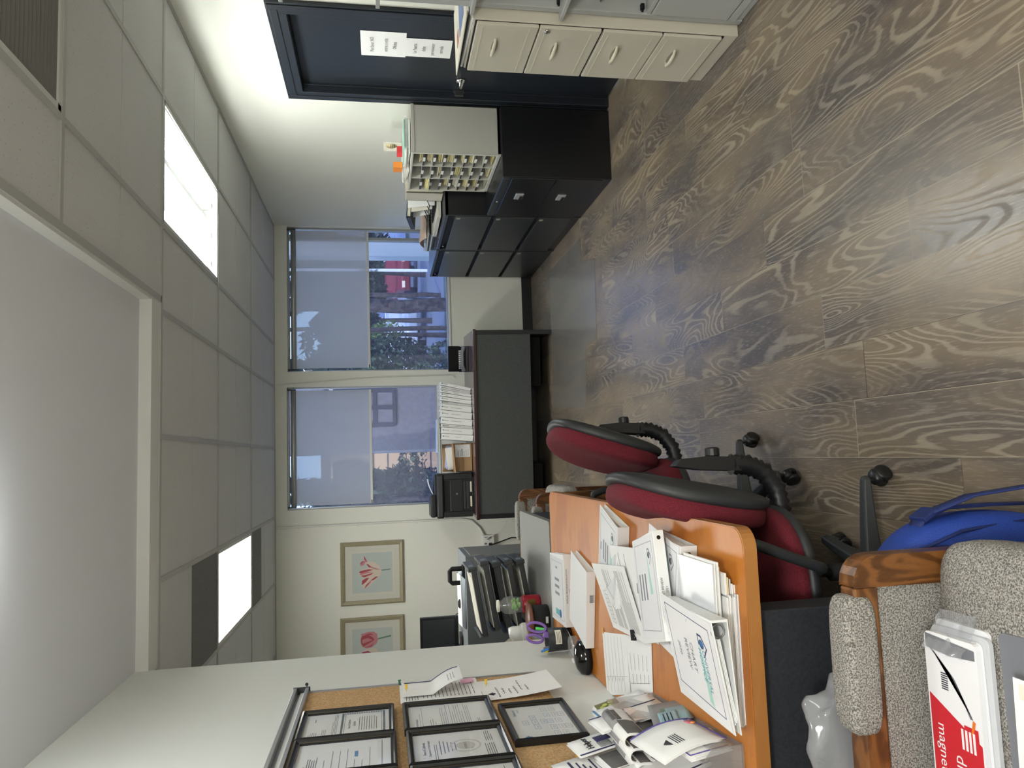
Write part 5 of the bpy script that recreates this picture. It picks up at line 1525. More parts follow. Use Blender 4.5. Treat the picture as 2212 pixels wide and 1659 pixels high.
b1 = binder(((-0.735, 3.150, Z+0.034), (-0.432, 3.150, Z+0.034), (-0.455, 3.42, Z+0.032), (-0.745, 3.415, Z+0.032)), 0.033, 0.031, 'white binder titled Annual Program Evaluation, farthest back on the orange desk', cover_deco=(False, cov_right), spine_deco=sp_annual)
b2 = binder(((-0.745, 2.835, Z+0.036), (-0.449, 2.770, Z+0.036), (-0.400, 3.035, Z+0.028), (-0.690, 3.105, Z+0.028)), 0.035, 0.026, 'plain white binder with a barcode on its spine, beside the black oval dish', spine_deco=sp_bar, rings=False)
b3 = binder(((-0.515, 2.405, Z+0.042), (-0.246, 2.344, Z+0.042), (-0.187, 2.600, Z+0.022), (-0.455, 2.665, Z+0.022)), 0.041, 0.020, 'white binder partly under loose typed pages at the right desk edge', cover_deco=(True, cov_faint))
b5 = binder(((-0.545, 1.872, Z+0.046), (-0.246, 1.815, Z+0.046), (-0.228, 2.060, Z+0.040), (-0.520, 2.120, Z+0.040)), 0.045, 0.039, 'white binder lying underneath the Chart Review 2021 binder', cover_deco=(True, cov_faint), spine_deco=lambda q, L, th: [q.lathe([(0, 0), (0.0055, 0), (0, 0.0004)], 16, 2, TR(L*f, -th/2, 0.0002)) for f in (0.07, 0.93)])
b4 = binder(((-0.483, 1.842, Z+0.088), (-0.211, 1.900, Z+0.088), (-0.268, 2.128, Z+0.068), (-0.545, 2.072, Z+0.068)), 0.030, 0.020, 'white binder with Chart Review 2021 on the spine, slanting on top of another', cover_deco=(True, cov_faint), spine_deco=sp_2021)
# paper stack under the big binder
o = MB()
rg = random.Random(11)
zq = Z+0.0005
n = 0
while zq < Z+0.026:
    h_ = rg.uniform(0.0012, 0.0028)
    o.box(-0.615+rg.uniform(-0.004, 0.004), -0.335+rg.uniform(-0.006, 0.004), 1.603+rg.uniform(0, 0.006), 1.82+rg.uniform(-0.01, 0.01), zq, zq+h_*0.86, n % 3 == 1)
    zq += h_; n += 1
tag(o.build('paper_stack', ['paper', 'binder_grey']), 'thick ream of white paper under the Chart Review 2020 binder', 'papers')
o = MB()
zz_ = Z+0.0005
for k in range(15):
    h_ = 0.0036
    x1_ = -0.262-0.009*max(0, 11-k)*0.55+rg.uniform(-0.004, 0.004)
    o.box(-0.46 if k > 7 else -0.329, x1_ if k > 7 else max(x1_, -0.322), 1.605+rg.uniform(-0.006, 0.012)+(0.004*(14-k) if k > 7 else 0.0), 1.80+rg.uniform(-0.01, 0.02), zz_+(0 if k > 7 else 0), zz_+h_*0.8, (k % 4 == 2)*1+(k == 5)*2) if k > 7 else o.box(-0.332, x1_-0.0, 1.612+rg.uniform(0, 0.01), 1.79, zz_, zz_+h_*0.8, (k == 5)*2+(k == 3)*1)
    zz_ += h_
tag(o.build('file_folders', ['paper', 'binder_grey', 'manila']), 'untidy stack of white files beside the Chart Review 2020 binder', 'folders')
b6 = binder(((-0.627, 1.566, Z+0.078), (-0.372, 1.546, Z+0.078), (-0.374, 1.842, Z+0.078), (-0.617, 1.867, Z+0.078)), 0.02, 0.02, 'x') if False else None
# big open-sided binder: spine on its right hand side
A, B, C_, D_ = Vector((-0.373, 1.548, Z+0.096)), Vector((-0.375, 1.842, Z+0.096)), Vector((-0.621, 1.567, Z+0.046)), Vector((-0.617, 1.867, Z+0.046))
t = thing('binder', (-0.5, 1.7, Z+0.03), 'large white binder with Chart Review 2020 on its cover, tilted on the ream', 'binder', 'white binders on the orange desk')
m = MB(); c3 = Vector((0, 0, 0.003))
def hexa(m, p, q, mi=0): m.add(list(p)+list(q), [(0, 1, 2, 3), (7, 6, 5, 4), (0, 4, 5, 1), (1, 5, 6, 2), (2, 6, 7, 3), (3, 7, 4, 0)], mi)
dzs, dze = Vector((0, 0, 0.040)), Vector((0, 0, 0.016))
hexa(m, (A, B, D_, C_), (A-c3, B-c3, D_-c3, C_-c3))
hexa(m, (A-dzs+c3, B-dzs+c3, D_-dze+c3, C_-dze+c3), (A-dzs, B-dzs, D_-dze, C_-dze))
sx_ = Vector((0.003, 0, 0))
hexa(m, (A+sx_, B+sx_, B-sx_, A-sx_), (A-dzs+sx_, B-dzs+sx_, B-dzs-sx_, A-dzs-sx_))
m.build('cover', 'binder_white', t, bevel=0.0014)
pg = MB()
for k in range(4):
    f0, f1 = 0.16+0.0*k, 0.94-0.02*k
    y_ = Vector((0, 0.010, 0))
    pa = [A+(C_-A)*f0+y_, B+(D_-B)*f0-y_, B+(D_-B)*f1-y_, A+(C_-A)*f1+y_]
    ba = [p-Vector((0, 0, 0.006+0.0)) -Vector((0, 0, 0.003*k)) for p in pa]
    hexa(pg, ba, [p-Vector((0, 0, 0.0022)) for p in ba])
pg.build('pages', 'paper', t)
for f in (0.04, 0.5, 0.94):
    c_ = A+(B-A)*f+Vector((-0.024, 0, -0.020))
    MB().tube([c_+Vector((0.015*math.cos(k*math.pi/6), 0, 0.015*math.sin(k*math.pi/6))) for k in range(12)], 0.0018, 6, closed=True).build('ring', 'nickel', t)
T_ = frameT(A, (C_-A), (A-B))
q = MB(T_ @ TR(0, 0, 0.0006)); cov_2020(q, (C_-A).length, (A-B).length)
q.build('cover_sheet', ['cover_white', 'ink', 'navy_ink', 'teal_ink', 'pale_green_ink', 'grey_ink', 'blue_ink'], t)

# loose pages
def quadsheet(pts, z, label, deco, mats, cat='papers', zoff=(0, 0, 0, 0), th=0.0006):
    P_ = [at(x, y, 2, z) for x, y in pts]        # top-left, top-right, bottom-right, bottom-left of the reading page
    for p, dz in zip(P_, zoff): p.z += dz
    def S(u, v, h=0.0): return P_[0]*(1-u)*(1-v)+P_[1]*u*(1-v)+P_[2]*u*v+P_[3]*(1-u)*v+Vector((0, 0, h))
    p = MB()
    p.grid(lambda u, v: S(u, v, 0.0), 6, 6)
    p.grid(lambda u, v: S(u, v, -th), 6, 6)
    def bar(u0, v0, u1, v1, m): p.add([S(u0, v0, 0.0006), S(u1, v0, 0.0006), S(u1, v1, 0.0006), S(u0, v1, 0.0006)], [(0, 1, 2, 3)], m)
    def txt(s_, u, v, su, m):
        vs, fs = text_mesh(s_)
        p.add([S(u+a[0]*su, v-a[1]*su*0.78, 0.0008) for a in vs], fs, m)
    deco(bar, txt, random.Random(len(label)))
    return tag(p.build('printed_page', mats), label, cat, 'loose pages on the orange desk')
def typed(v0, v1, n, u0=0.08, u1=0.9):
    def f(bar, txt, rg):
        for k in range(n):
            v = v0+(v1-v0)*k/n
            if rg.random() < 0.2: continue
            bar(u0, v, u0+(u1-u0)*rg.choice([1, 1, 0.95, 0.6]), v+0.007, 1)
    return f
# page tops point towards the window (reader sits at the chairs) or to the camera
quadsheet([(1377, 1184), (1402, 1394), (1324, 1356), (1315, 1177)], Z+0.0445, 'plain typed page lying half across the binder at the desk edge', typed(0.06, 0.9, 4), ['paper', 'ink'], zoff=(0.006, -0.03, -0.038, 0.0))
def table(bar, txt, rg):
    for k in range(9): bar(0.10+0.06*k, 0.10, 0.103+0.06*k, 0.20, 1)
    bar(0.10, 0.10, 0.58, 0.104, 1); bar(0.10, 0.20, 0.58, 0.204, 1); bar(0.10, 0.15, 0.58, 0.153, 1)
    for k in range(20):
        if k in (5, 9, 10): continue
        v = 0.28+0.031*k
        bar(0.08, v, 0.92 if rg.random() < 0.7 else 0.5, v+0.006, 1)
quadsheet([(1325, 1355), (1298, 1215), (1374, 1222), (1402, 1392)], Z+0.009, 'typed page with a small table, held by the black binder clip', table, ['paper', 'ink'], zoff=(0, 0.036, 0.04, 0.004))
def form(bar, txt, rg):
    for k in range(6): bar(0.04, 0.10+0.14*k, 0.96, 0.104+0.14*k, 1)
    for k in range(5): bar(0.72, 0.14+0.15*k, 0.78, 0.15+0.15*k, 1)
    bar(0.70, 0.06, 0.703, 0.95, 1)
def form2(bar, txt, rg):
    for k in range(5):
        bar(0.30, 0.12+0.17*k, 0.60, 0.126+0.17*k, 1); bar(0.66, 0.16+0.17*k, 0.84, 0.168+0.17*k, 1)
    bar(0.82, 0.03, 0.825, 0.9, 1)
quadsheet([(1301, 1365), (1311.5, 1501.5), (1363, 1500), (1351, 1371)], Z+0.0015, 'ruled white form with blank rows next to the acrylic holder', form, ['paper', 'ink'])
quadsheet([(1351, 1371), (1364, 1499), (1410.6, 1496), (1407, 1387)], Z+0.002, 'white fill-in form lying beside the blank ruled form', form2, ['paper', 'ink'])
P = at(1303, 1362, 2, Z+0.002)
tag(MB().cbox((0, 0, 0), (0.02, 0.012, 0.001), 0, TR(P.x, P.y, Z+0.004)).build('index_tab', mat('amber', (232, 168, 50), 0.7) and 'amber'), 'tiny amber index tab at the ruled form corner', 'tab')
# binder clip
P = at(1369, 1372, 2, Z+0.016)
c = thing('binder_clip', (P.x, P.y, Z+0.01), 'black binder clip with silver wire arms on the typed page', 'clip')
Tc = TR(P.x, P.y, Z+0.012) @ RZ(R(100))
MB(Tc).prism([(-0.012, -0.0), (0.010, -0.003), (0.010, 0.012), (-0.012, 0.003)], -0.016, 0.016, axis=1).build('body', 'matte_black', c, bevel=0.001)
MB(Tc).tube([(-0.008, -0.008, 0.006), (-0.03, -0.004, 0.010), (-0.04, 0.0, 0.011), (-0.03, 0.004, 0.010), (-0.008, 0.008, 0.006)], 0.001, 6).build('arm', 'chrome', c)
# leaning paper against binder 1 & pencil cup
sheet('loose_page', TR(-0.83, 3.30, Z+0.002) @ RZ(R(-12)), 0.10, 0.15, lambda u, v: 0.003+0.035*max(0, u-0.4)**1.5, ['paper', 'navy_ink'], lambda p, pl, rg: [pl(p, 0.01+0.012*k, 0.012+0.012*k, -0.02, -0.12, 1) for k in range(3)], 'crumpled white page sticking out between the cup and the back binder')
cup = thing('pencil_cup', (-0.79, 3.24, Z), 'black mesh pencil cup with scissors and pens beside the wall', 'cup')
Tc = TR(-0.795, 3.215, Z)
MB(Tc).lathe([(0, 0.001), (0.046, 0.001), (0.050, 0.105), (0.047, 0.105), (0.0435, 0.004), (0, 0.004)], 32).build('cup', 'dark_plastic', cup)
MB(Tc).lathe([(0.0462, 0.055), (0.0482, 0.085)], 20, T=RZ(0)).build('band', 'dark_plastic', cup)
lb = MB(Tc); lb.grid(lambda u, v: ((0.0505)*math.cos(R(-100+70*u)), (0.0505)*math.sin(R(-100+70*u)), 0.05+0.026*v), 8, 1)
for k in range(3): lb.grid(lambda u, v, k=k: ((0.0508)*math.cos(R(-95+55*u)), (0.0508)*math.sin(R(-95+55*u)), 0.055+0.006*k+0.0018*v), 6, 1, 1)
lb.build('label', ['paper_warm', 'ink'], cup)
# scissors
sc = thing('scissors', (-0.77, 3.23, Z+0.05), 'purple handled scissors standing in the black cup', 'scissors')
Ts = TR(-0.775, 3.215, Z+0.10) @ RY(R(12)) @ RX(R(-8))
if 'purple_handle' not in MAT: mat('purple_handle', (134, 98, 178), 0.4)
MB(Ts).box(-0.006, 0.006, -0.001, 0.001, -0.085, 0.0).build('blade', 'chrome', sc)
for s_, (a, b_) in ((1, (0.024, 0.040)), (-1, (0.020, 0.034))):
    MB(Ts).tube([(s_*0.024+a*math.cos(2*math.pi*k/18)*0.8+0.0, 0, 0.052+b_*math.sin(2*math.pi*k/18)) for k in range(18)], 0.006, 8, closed=True).build('handle_loop', 'purple_handle', sc)
MB(Ts).box(-0.012, 0.014, -0.004, 0.004, -0.02, 0.02).build('pivot', 'purple_handle', sc, bevel=0.003)
def pen(dx, dy, tx, ty, m, label, L=0.15, r=0.0045, cap=None):
    q = MB(TR(-0.795+dx, 3.215+dy, Z+0.008) @ RX(R(tx)) @ RY(R(ty)))
    q.lathe([(0, 0), (0.001, 0.0), (r, 0.012), (r, L-0.01), (r*0.8, L), (0, L)], 12)
    q.lathe([(r*1.15, L*0.7), (r*1.15, L*0.98), (0, L)], 12, 1)
    return tag(q.build('pen', [m, cap or m]), label, 'pen', 'pens in the black cup')
for nm, c_ in (('hl_green', (90, 214, 96)), ('pen_blue', (48, 128, 206)), ('pen_yellow', (240, 216, 60)), ('pen_grey', (110, 110, 116))): mat(nm, c_, 0.4)
pen(0.022, 0.008, -5, 10, 'dark_plastic', 'green capped marker in the pencil cup', 0.145, 0.006, 'hl_green')
pen(-0.01, -0.01, 10, -12, 'pen_grey', 'blue capped pen in the pencil cup', 0.135, 0.0045, 'pen_blue')
pen(-0.018, 0.006, 6, -14, 'pen_yellow', 'yellow highlighter in the pencil cup', 0.115, 0.007)
pen(-0.024, 0.012, -4, -8, 'pen_grey', 'grey pen at the wall side of the pencil cup', 0.11)
# black oval dish and clear bubble
o = MB(TR(-0.797, 2.915, Z) @ RZ(R(20)))
o.lathe([(0, 0), (0.050, 0.0), (0.062, 0.012), (0.064, 0.020), (0.060, 0.026), (0, 0.026)], 36, T=Matrix.Diagonal((1.1, 0.85, 1, 1)))
tagd = thing('paperclip_dish', (-0.797, 2.915, Z), 'glossy black oval desk dish with domed lid against the wall', 'dish')
o.build('base', 'matte_black', tagd)
MB(TR(-0.797, 2.915, Z) @ RZ(R(20))).lathe([(0.061, 0.026), (0.056, 0.040), (0.038, 0.054), (0.016, 0.060), (0, 0.061)], 36, T=Matrix.Diagonal((1.1, 0.85, 1, 1))).build('lid', mat('gloss_black', (10, 10, 11), 0.06, 0, 0.8) and 'gloss_black', tagd)
bt = thing('sanitizer_bottle', (-0.82, 3.06, Z), 'small clear plastic bottle with white cap lying between cup and dish', 'bottle')
MB(TR(-0.802, 3.070, Z+0.024) @ RZ(R(190)) @ RY(R(90))).lathe([(0, -0.05), (0.018, -0.048), (0.023, -0.03), (0.023, 0.02), (0.016, 0.036), (0.009, 0.04)], 24).build('body', 'clear_plastic', bt)
MB(TR(-0.802, 3.070, Z+0.024) @ RZ(R(190)) @ RY(R(90))).lathe([(0.010, 0.036), (0.012, 0.04), (0.011, 0.052), (0.005, 0.056), (0.005, 0.066), (0, 0.066)], 18).build('cap', 'white_plastic', bt)
# ================================================================== task chairs
def task_chair(loc, rz, leg0, label, tilt=18, bx=0.262):
    t = thing('task_chair', (loc[0], loc[1], 0), label, 'chair', 'maroon task chairs at the orange desk')
    T_ = TR(loc[0], loc[1], 0) @ RZ(rz)
    def mb(): return MB(T_)
    mb().lathe([(0, 0.075), (0.035, 0.075), (0.042, 0.085), (0.042, 0.125), (0.030, 0.14), (0, 0.14)], 24).build('hub', 'dark_plastic', t)
    mb().lathe([(0, 0.13), (0.025, 0.13), (0.025, 0.24), (0, 0.24)], 18).build('cylinder_cover', 'matte_black', t)
    mb().lathe([(0, 0.24), (0.013, 0.24), (0.013, 0.37), (0, 0.37)], 16).build('cylinder', 'chrome', t)
    for k in range(5):
        a = R(leg0+72*k)-rz
        A_ = RZ(a)
        l = MB(T_ @ A_)
        st = []
        for x, hw, z0, z1 in ((0.025, 0.030, 0.080, 0.128), (0.12, 0.026, 0.082, 0.118), (0.22, 0.021, 0.080, 0.106), (0.262, 0.019, 0.078, 0.100), (0.275, 0.012, 0.080, 0.096)):
            st.append([(x, -hw, z0), (x, -hw*0.6, z1), (x, hw*0.6, z1), (x, hw, z0)])
        vs = [p for q in st for p in q]
        fs = []
        for i in range(len(st)-1):
            for j in range(4):
                fs.append((i*4+j, i*4+(j+1) % 4, (i+1)*4+(j+1) % 4, (i+1)*4+j))
        fs += [(0, 1, 2, 3), tuple(range(len(vs)-4, len(vs)))]
        l.add(vs, fs, 0, False)
        lo = l.build('leg', 'dark_plastic', t, bevel=0.006, seg=3)
        c = MB(T_ @ A_ @ TR(0.262, 0, 0) @ RZ(R(35+40*k)))
        c.tube([(0, 0, 0.082), (0, 0, 0.055)], 0.006, 8)
        for y0_ in (-0.024, 0.006):
            c.lathe([(0, 0), (0.022, 0), (0.027, 0.004), (0.027, 0.014), (0.022, 0.018), (0, 0.018)], 20, T=TR(0.014, y0_+0.018, 0.027) @ RX(R(90)))
        c.sell((0.010, 0, 0.046), (0.026, 0.022, 0.018), 0.8, 0.8, 16, 8)
        c.build('caster', 'black_plastic', lo)
    mb().prism([(-0.09, 0.365), (0.13, 0.365), (0.15, 0.385), (0.13, 0.405), (-0.09, 0.405)], -0.07, 0.07, axis=1).build('mechanism', 'matte_black', t, bevel=0.008)
    def fs_(p):
        p = p.copy(); r2_ = (p.x/0.235)**2
        if p.z > 0: p.z -= 0.012*(1-r2_)
        return p
    mb().sell((-0.03, 0, 0.425), (0.235, 0.235, 0.024), 0.5, 0.8, 40, 12).build('seat_shell', 'dark_plastic', t)
    mb().sell((-0.03, 0, 0.457), (0.232, 0.230, 0.042), 0.55, 0.8, 40, 16, fn=fs_).build('seat', 'red_fabric', t)
    tilt = R(tilt)
    Bk = T_ @ TR(bx, 0, 0.675) @ RY(tilt)
    def bend(p):
        p = p.copy()
        p.x += -0.55*p.y*p.y+0.18*(p.z)**2*(1 if p.z > 0 else 0.2)
        f = 1.0-0.10*max(0, p.z/0.22)
        p.y *= f
        return p
    MB(Bk).sell((0.022, 0, 0), (0.030, 0.205, 0.222), 0.75, 0.6, 40, 24, fn=bend).build('back_shell', 'dark_plastic', t)
    MB(Bk).sell((-0.016, 0, 0), (0.046, 0.198, 0.214), 0.72, 0.55, 40, 24, fn=bend).build('backrest', 'red_fabric', t)
    path = [(0.13, 0, 0.385), (0.19, 0, 0.375), (0.25, 0, 0.385), (0.30, 0, 0.42), (0.322, 0, 0.47), (0.325, 0, 0.52)]
    # smooth
    pp = []
    for i in range(len(path)-1):
        for k in range(6):
            f = k/6
            pp.append(tuple(path[i][j]*(1-f)+path[i+1][j]*f for j in range(3)))
    pp.append(path[-1])
    n = len(pp)
    MB(T_).tube(pp, [0.024 if i % 2 else 0.031 for i in range(n)], 16).build('bellows', 'black_plastic', t)
    b = MB(T_)
    b.prism([(0.305, 0.50), (0.345, 0.50), (0.350, 0.60), (0.345, 0.68), (0.325, 0.70), (0.312, 0.62)], -0.026, 0.026, axis=1)
    b.build('back_bar', 'black_plastic', t, bevel=0.006)
    MB(T_ @ TR(0.348, 0, 0.575) @ RY(R(90))).lathe([(0, 0), (0.018, 0), (0.021, 0.004), (0.021, 0.024), (0.017, 0.028), (0, 0.028)], 14, smooth=False).build('knob', 'black_plastic', t)
    for s_ in (-1, 1):
        y = 0.262*s_
        m = MB(T_)
        pts = [(0.03, y*0.72, 0.40), (0.045, y*0.98, 0.42), (0.075, y, 0.50), (0.115, y, 0.60), (0.100, y, 0.648), (0.03, y, 0.662), (-0.10, y, 0.655), (-0.17, y, 0.640), (-0.195, y, 0.60), (-0.175, y, 0.52), (-0.13, y, 0.44), (-0.10, y*0.98, 0.41), (-0.08, y*0.72, 0.40)]
        q = []
        for i in range(len(pts)-1):
            for k in range(4):
                f = k/4
                q.append(tuple(pts[i][j]*(1-f)+pts[i+1][j]*f for j in range(3)))
        q.append(pts[-1])
        m.tube(q, 0.014, 12)
        m.sell((-0.04, y, 0.664), (0.13, 0.027, 0.013), 0.6, 0.5, 24, 8)
        m.build('armrest', 'dark_plastic', t)
    return t
task_chair((-0.24, 2.79), R(8), 12, 'maroon fabric task chair farther back, its back tilted clear of the orange desk')
task_chair((-0.375, 2.03), R(3), 5, 'maroon fabric task chair nearer the camera, tucked under the orange desk edge', 11, 0.232)

# ================================================================== oak armchairs with grey tweed
def oak_chair(xf, yc, half, label, back=True):
    """xf: front edge; arms at yc +- half; faces +X"""
    t = thing('oak_armchair', (xf-0.3, yc, 0), label, 'chair', 'oak armchairs with grey tweed')
    dpt = 0.60
    for s_ in (-1, 1):
        y = yc+s_*half
        fr = MB()
        # outer outline with rounded front and rear top corners
        rail = rrect(xf-dpt, xf, 0.0, 0.62, 0.055, 6, (0, 0, 1, 1))
        post_w, rail_h = 0.062, 0.052
        f = MB()
        f.prism([(xf-post_w, 0.0), (xf, 0.0), (xf, 0.565)]+[(xf-0.055+0.055*math.cos(R(a)), 0.565+0.055*math.sin(R(a))) for a in (18, 36, 54, 72)]+[(xf-0.055, 0.62), (xf-post_w, 0.62)], y-0.024, y+0.024, axis=1)
        f.build('post', 'oak_upright', t, bevel=0.006)
        MB().box(xf-dpt+0.05, xf-post_w, y-0.024, y+0.024, 0.62-rail_h, 0.62).build('arm_rail', 'oak', t, bevel=0.005)
        MB().box(xf-dpt, xf-dpt+0.05, y-0.024, y+0.024, 0.0, 0.62).build('post', 'oak_upright', t, bevel=0.006)
        MB().box(xf-dpt+0.05, xf-post_w, y-0.018, y+0.018, 0.06, 0.11).build('stretcher', 'oak', t, bevel=0.005)
        MB().box(xf-dpt+0.05, xf-post_w, y-0.014, y+0.014, 0.11, 0.568).build('side_panel', 'grey_tweed', t)
        MB().sell((xf-0.208, y, 0.613), (0.132, 0.036, 0.036), 0.45, 0.35, 36, 16).build('arm_pad', 'grey_tweed', t)
    def dome(p):
        p = p.copy()
        if p.z > 0: p.z += 0.012*(1-(p.x/0.3)**2)*(1-(p.y/0.3)**2)
        return p
    hy = half-0.026
    MB().sell((xf-0.282, yc, 0.392), (0.312, hy, 0.070), 0.42, 0.22, 48, 16, fn=dome).build('seat', 'grey_tweed', t)
    MB().box(xf-0.57, xf-0.03, yc-half+0.02, yc+half-0.02, 0.255, 0.295).build('seat_frame', 'oak', t, bevel=0.004)
    if back:
        MB(TR(xf-0.575, yc, 0.60) @ RY(R(-8))).sell((0, 0, 0), (0.045, hy, 0.24), 0.4, 0.25, 36, 16).build('backrest', 'grey_tweed', t)
    return t
oak_chair(-0.222, 1.085, 0.290, 'oak armchair with grey tweed seat in the foreground, whiteboard packs on its seat')
oak_chair(-0.235, 4.715, 0.285, 'oak armchair with grey tweed pads standing beyond the orange desk, before the dark desk')

# packs of boards on the near chair seat
ZS = 0.466
def pq(pts, z): return [at(x, y, 2, z) for x, y in pts]
XR_, XL_ = -0.345, -0.815
def pack(y0_, y1_, x0_, x1_, z0_, th, mats, label, rz=0.0, deco=None, name='board_pack'):
    c = ((x0_+x1_)/2, (y0_+y1_)/2)
    T_ = TR(c[0], c[1], z0_) @ RZ(rz)
    hx, hy_ = (x1_-x0_)/2, (y1_-y0_)/2
    m = MB(T_); m.prism(rrect(-hx, hx, -hy_, hy_, 0.012, 4), 0, th, 0)
    if deco: deco(m, T_, hx, hy_, th)
    return tag(m.build(name, mats), label, 'board pack', 'whiteboard packs on the oak chair')
if 'pack_red' not in MAT:
    mat('pack_red', (206, 40, 52), 0.35); mat('pack_white', (240, 240, 242), 0.3); mat('pack_grey', (120, 122, 128), 0.35); mat('orange_pen', (232, 120, 40), 0.5)
PX0, PX1, PY0, PY1 = -0.800, -0.362, 1.190, 1.318
zq = ZS
for k, (th, lab) in enumerate(((0.009, 'white boxed whiteboard pack, bottom of the stack on the oak chair seat'), (0.008, 'white boxed whiteboard pack, third from the top of the stack on the oak chair'), (0.007, 'white boxed whiteboard pack second from the top of the stack on the oak chair'))):
    pack(PY0-0.012*(k % 2), PY1, PX0, PX1-0.01*k+0.02, zq, th, ['pack_white' if k != 1 else 'binder_grey'], lab, R(0.6*k-0.4))
    zq += th+0.001
def top_deco(m, T_, hx, hy_, th):
    h = th+0.0006
    m.prism([(-hx+0.004, -hy_+0.004), (0.045, -hy_+0.004), (0.105, hy_-0.004), (-hx+0.004, hy_-0.004)], th, h, 1)
    m.prism([(0.018, -hy_+0.010), (0.070, -hy_+0.010), (0.070, -0.022), (0.018, -0.022)], h, h+0.0006, 4)
    for q in range(4): m.box(0.026, 0.062, -hy_+0.018+0.009*q, -hy_+0.023+0.009*q, h+0.0006, h+0.001, 0)
    # page top is towards the arm panel's near side: text reads right to left, head to the camera
    Tx = TR(-0.055, 0.014, h+0.0002) @ RZ(R(180))
    m.text('magnetic', 0.030, 0, TR(0.055, 0.044, h+0.0002) @ RZ(R(180)))
    m.text('dry-erasable', 0.034, 0, TR(0.012, 0.004, h+0.0002) @ RZ(R(180)))
    m.prism([(0.190, hy_-0.012), (0.190, hy_-0.017), (0.150, 0.0), (0.085, -hy_+0.02), (0.085, -hy_+0.026), (0.146, -0.006)], h, h+0.0004, 2)
    m.prism([(0.19, -hy_+0.004), (hx-0.012, -hy_+0.004), (hx-0.004, hy_-0.004), (hx-0.03, hy_-0.004), (hx-0.035, 0.0)], h, h+0.0004, 2)
    for q in range(8): m.box(0.12+q*0.004, 0.122+q*0.004, 0.010, 0.026, h, h+0.0004, 3)
    m.prism([(0.082, -0.050), (0.084, -0.044), (0.060, -0.038), (0.058, -0.043)], h+0.0002, h+0.0008, 5)
pack(PY0, PY1, PX0, PX1, zq, 0.009, ['pack_white', 'pack_red', 'pack_grey', 'ink', 'pack_red', 'orange_pen'], 'red and white magnetic dry-erasable board pack on top of the stack', 0.0, top_deco)
# crumpled plastic over the end of the packs
def film(u, v):
    x = PX1-0.03+0.07*u; y = PY0+0.02+(PY1-PY0-0.03)*v
    return (x, y, ZS+0.006+0.042*(1-u)+0.010*noise.noise(Vector((u*4, v*5, 0))))
tag(MB().grid(film, 16, 16).build('plastic_wrap', 'bag_plastic'), 'crumpled clear plastic film at the end of the board packs', 'plastic wrap')
pack(1.02, 1.165, -0.80, -0.335, ZS+0.001, 0.006, ['pack_grey'], 'translucent grey folder on the seat in front of the board packs', R(1.0), name='folder')
o = MB(TR(-0.58, 1.055, ZS+0.014) @ RZ(R(-1.5)))
o.box(-0.22, 0.18, -0.05, 0.05, 0, 0.028); o.box(-0.225, 0.187, -0.056, 0.056, 0.0282, 0.030, 0); o.box(0.155, 0.18, -0.045, 0.045, 0.0302, 0.0306, 1)
tag(o.build('carton', ['pack_white', 'paper_warm'], bevel=0.002), 'flat white carton at the near edge of the oak chair seat', 'box')

# clear plastic bag hanging behind the arm
def blob(p):
    q = p.copy(); n_ = noise.noise(p*18)*0.25+noise.noise(p*40)*0.10
    return q*(1+n_)
o = MB().sell((-0.60, 1.455, 0.560), (0.115, 0.032, 0.115), 0.7, 0.6, 36, 24, fn=blob)
tag(o.build('plastic_bag', 'bag_plastic'), 'clear crumpled plastic bag hanging behind the arm of the near oak chair', 'bag')
# blue bag
t = thing('blue_bag', (-0.34, 1.50, 0), 'bright blue nylon shoulder bag on the floor between oak chair and task chair', 'bag')
def bagf(p):
    q = p.copy()
    q.x -= 0.10*max(0, q.z/0.24)**2*(1 if q.x > 0 else -0.2)
    k = 1+0.05*noise.noise(p*7)+0.02*noise.noise(p*20)
    q.y *= (1.0-0.35*max(0, q.z/0.24))
    return Vector((q.x*k, q.y*k, q.z))
MB().sell((-0.345, 1.505, 0.247), (0.185, 0.082, 0.246), 0.55, 0.45, 48, 32, fn=bagf).build('body', 'blue_nylon', t)
MB().tube([(-0.43, 1.425, 0.485), (-0.30, 1.428, 0.462), (-0.23, 1.43, 0.40), (-0.198, 1.435, 0.30), (-0.185, 1.44, 0.18), (-0.182, 1.44, 0.05)], 0.004, 8).build('piping', 'blue_strap', t)
s = MB()
def strap(pts, w_, th=0.003):
    m = MB()
    n = len(pts)
    vs = []
    for i, p in enumerate(pts):
        for dy in (-w_/2, w_/2): vs.append((p[0], p[1]+dy, p[2]))
    m.add(vs, [(2*i, 2*i+1, 2*i+3, 2*i+2) for i in range(n-1)], 0, True)
    return m
st = strap([(-0.22, 1.50, 0.38), (-0.172, 1.50, 0.345), (-0.152, 1.50, 0.29), (-0.150, 1.50, 0.18), (-0.152, 1.50, 0.06)], 0.04)
st.build('strap', 'blue_strap', t, solid=0.006)
MB(TR(-0.165, 1.50, 0.335) @ RY(R(60))).box(-0.022, 0.022, -0.026, 0.026, -0.006, 0.006).build('buckle', 'blue_strap', t, bevel=0.003)
st = strap([(-0.160, 1.49, 0.33), (-0.125, 1.46, 0.25), (-0.105, 1.40, 0.15), (-0.10, 1.32, 0.05), (-0.12, 1.24, 0.012)], 0.035)
st.build('strap', 'blue_strap', t, solid=0.004)

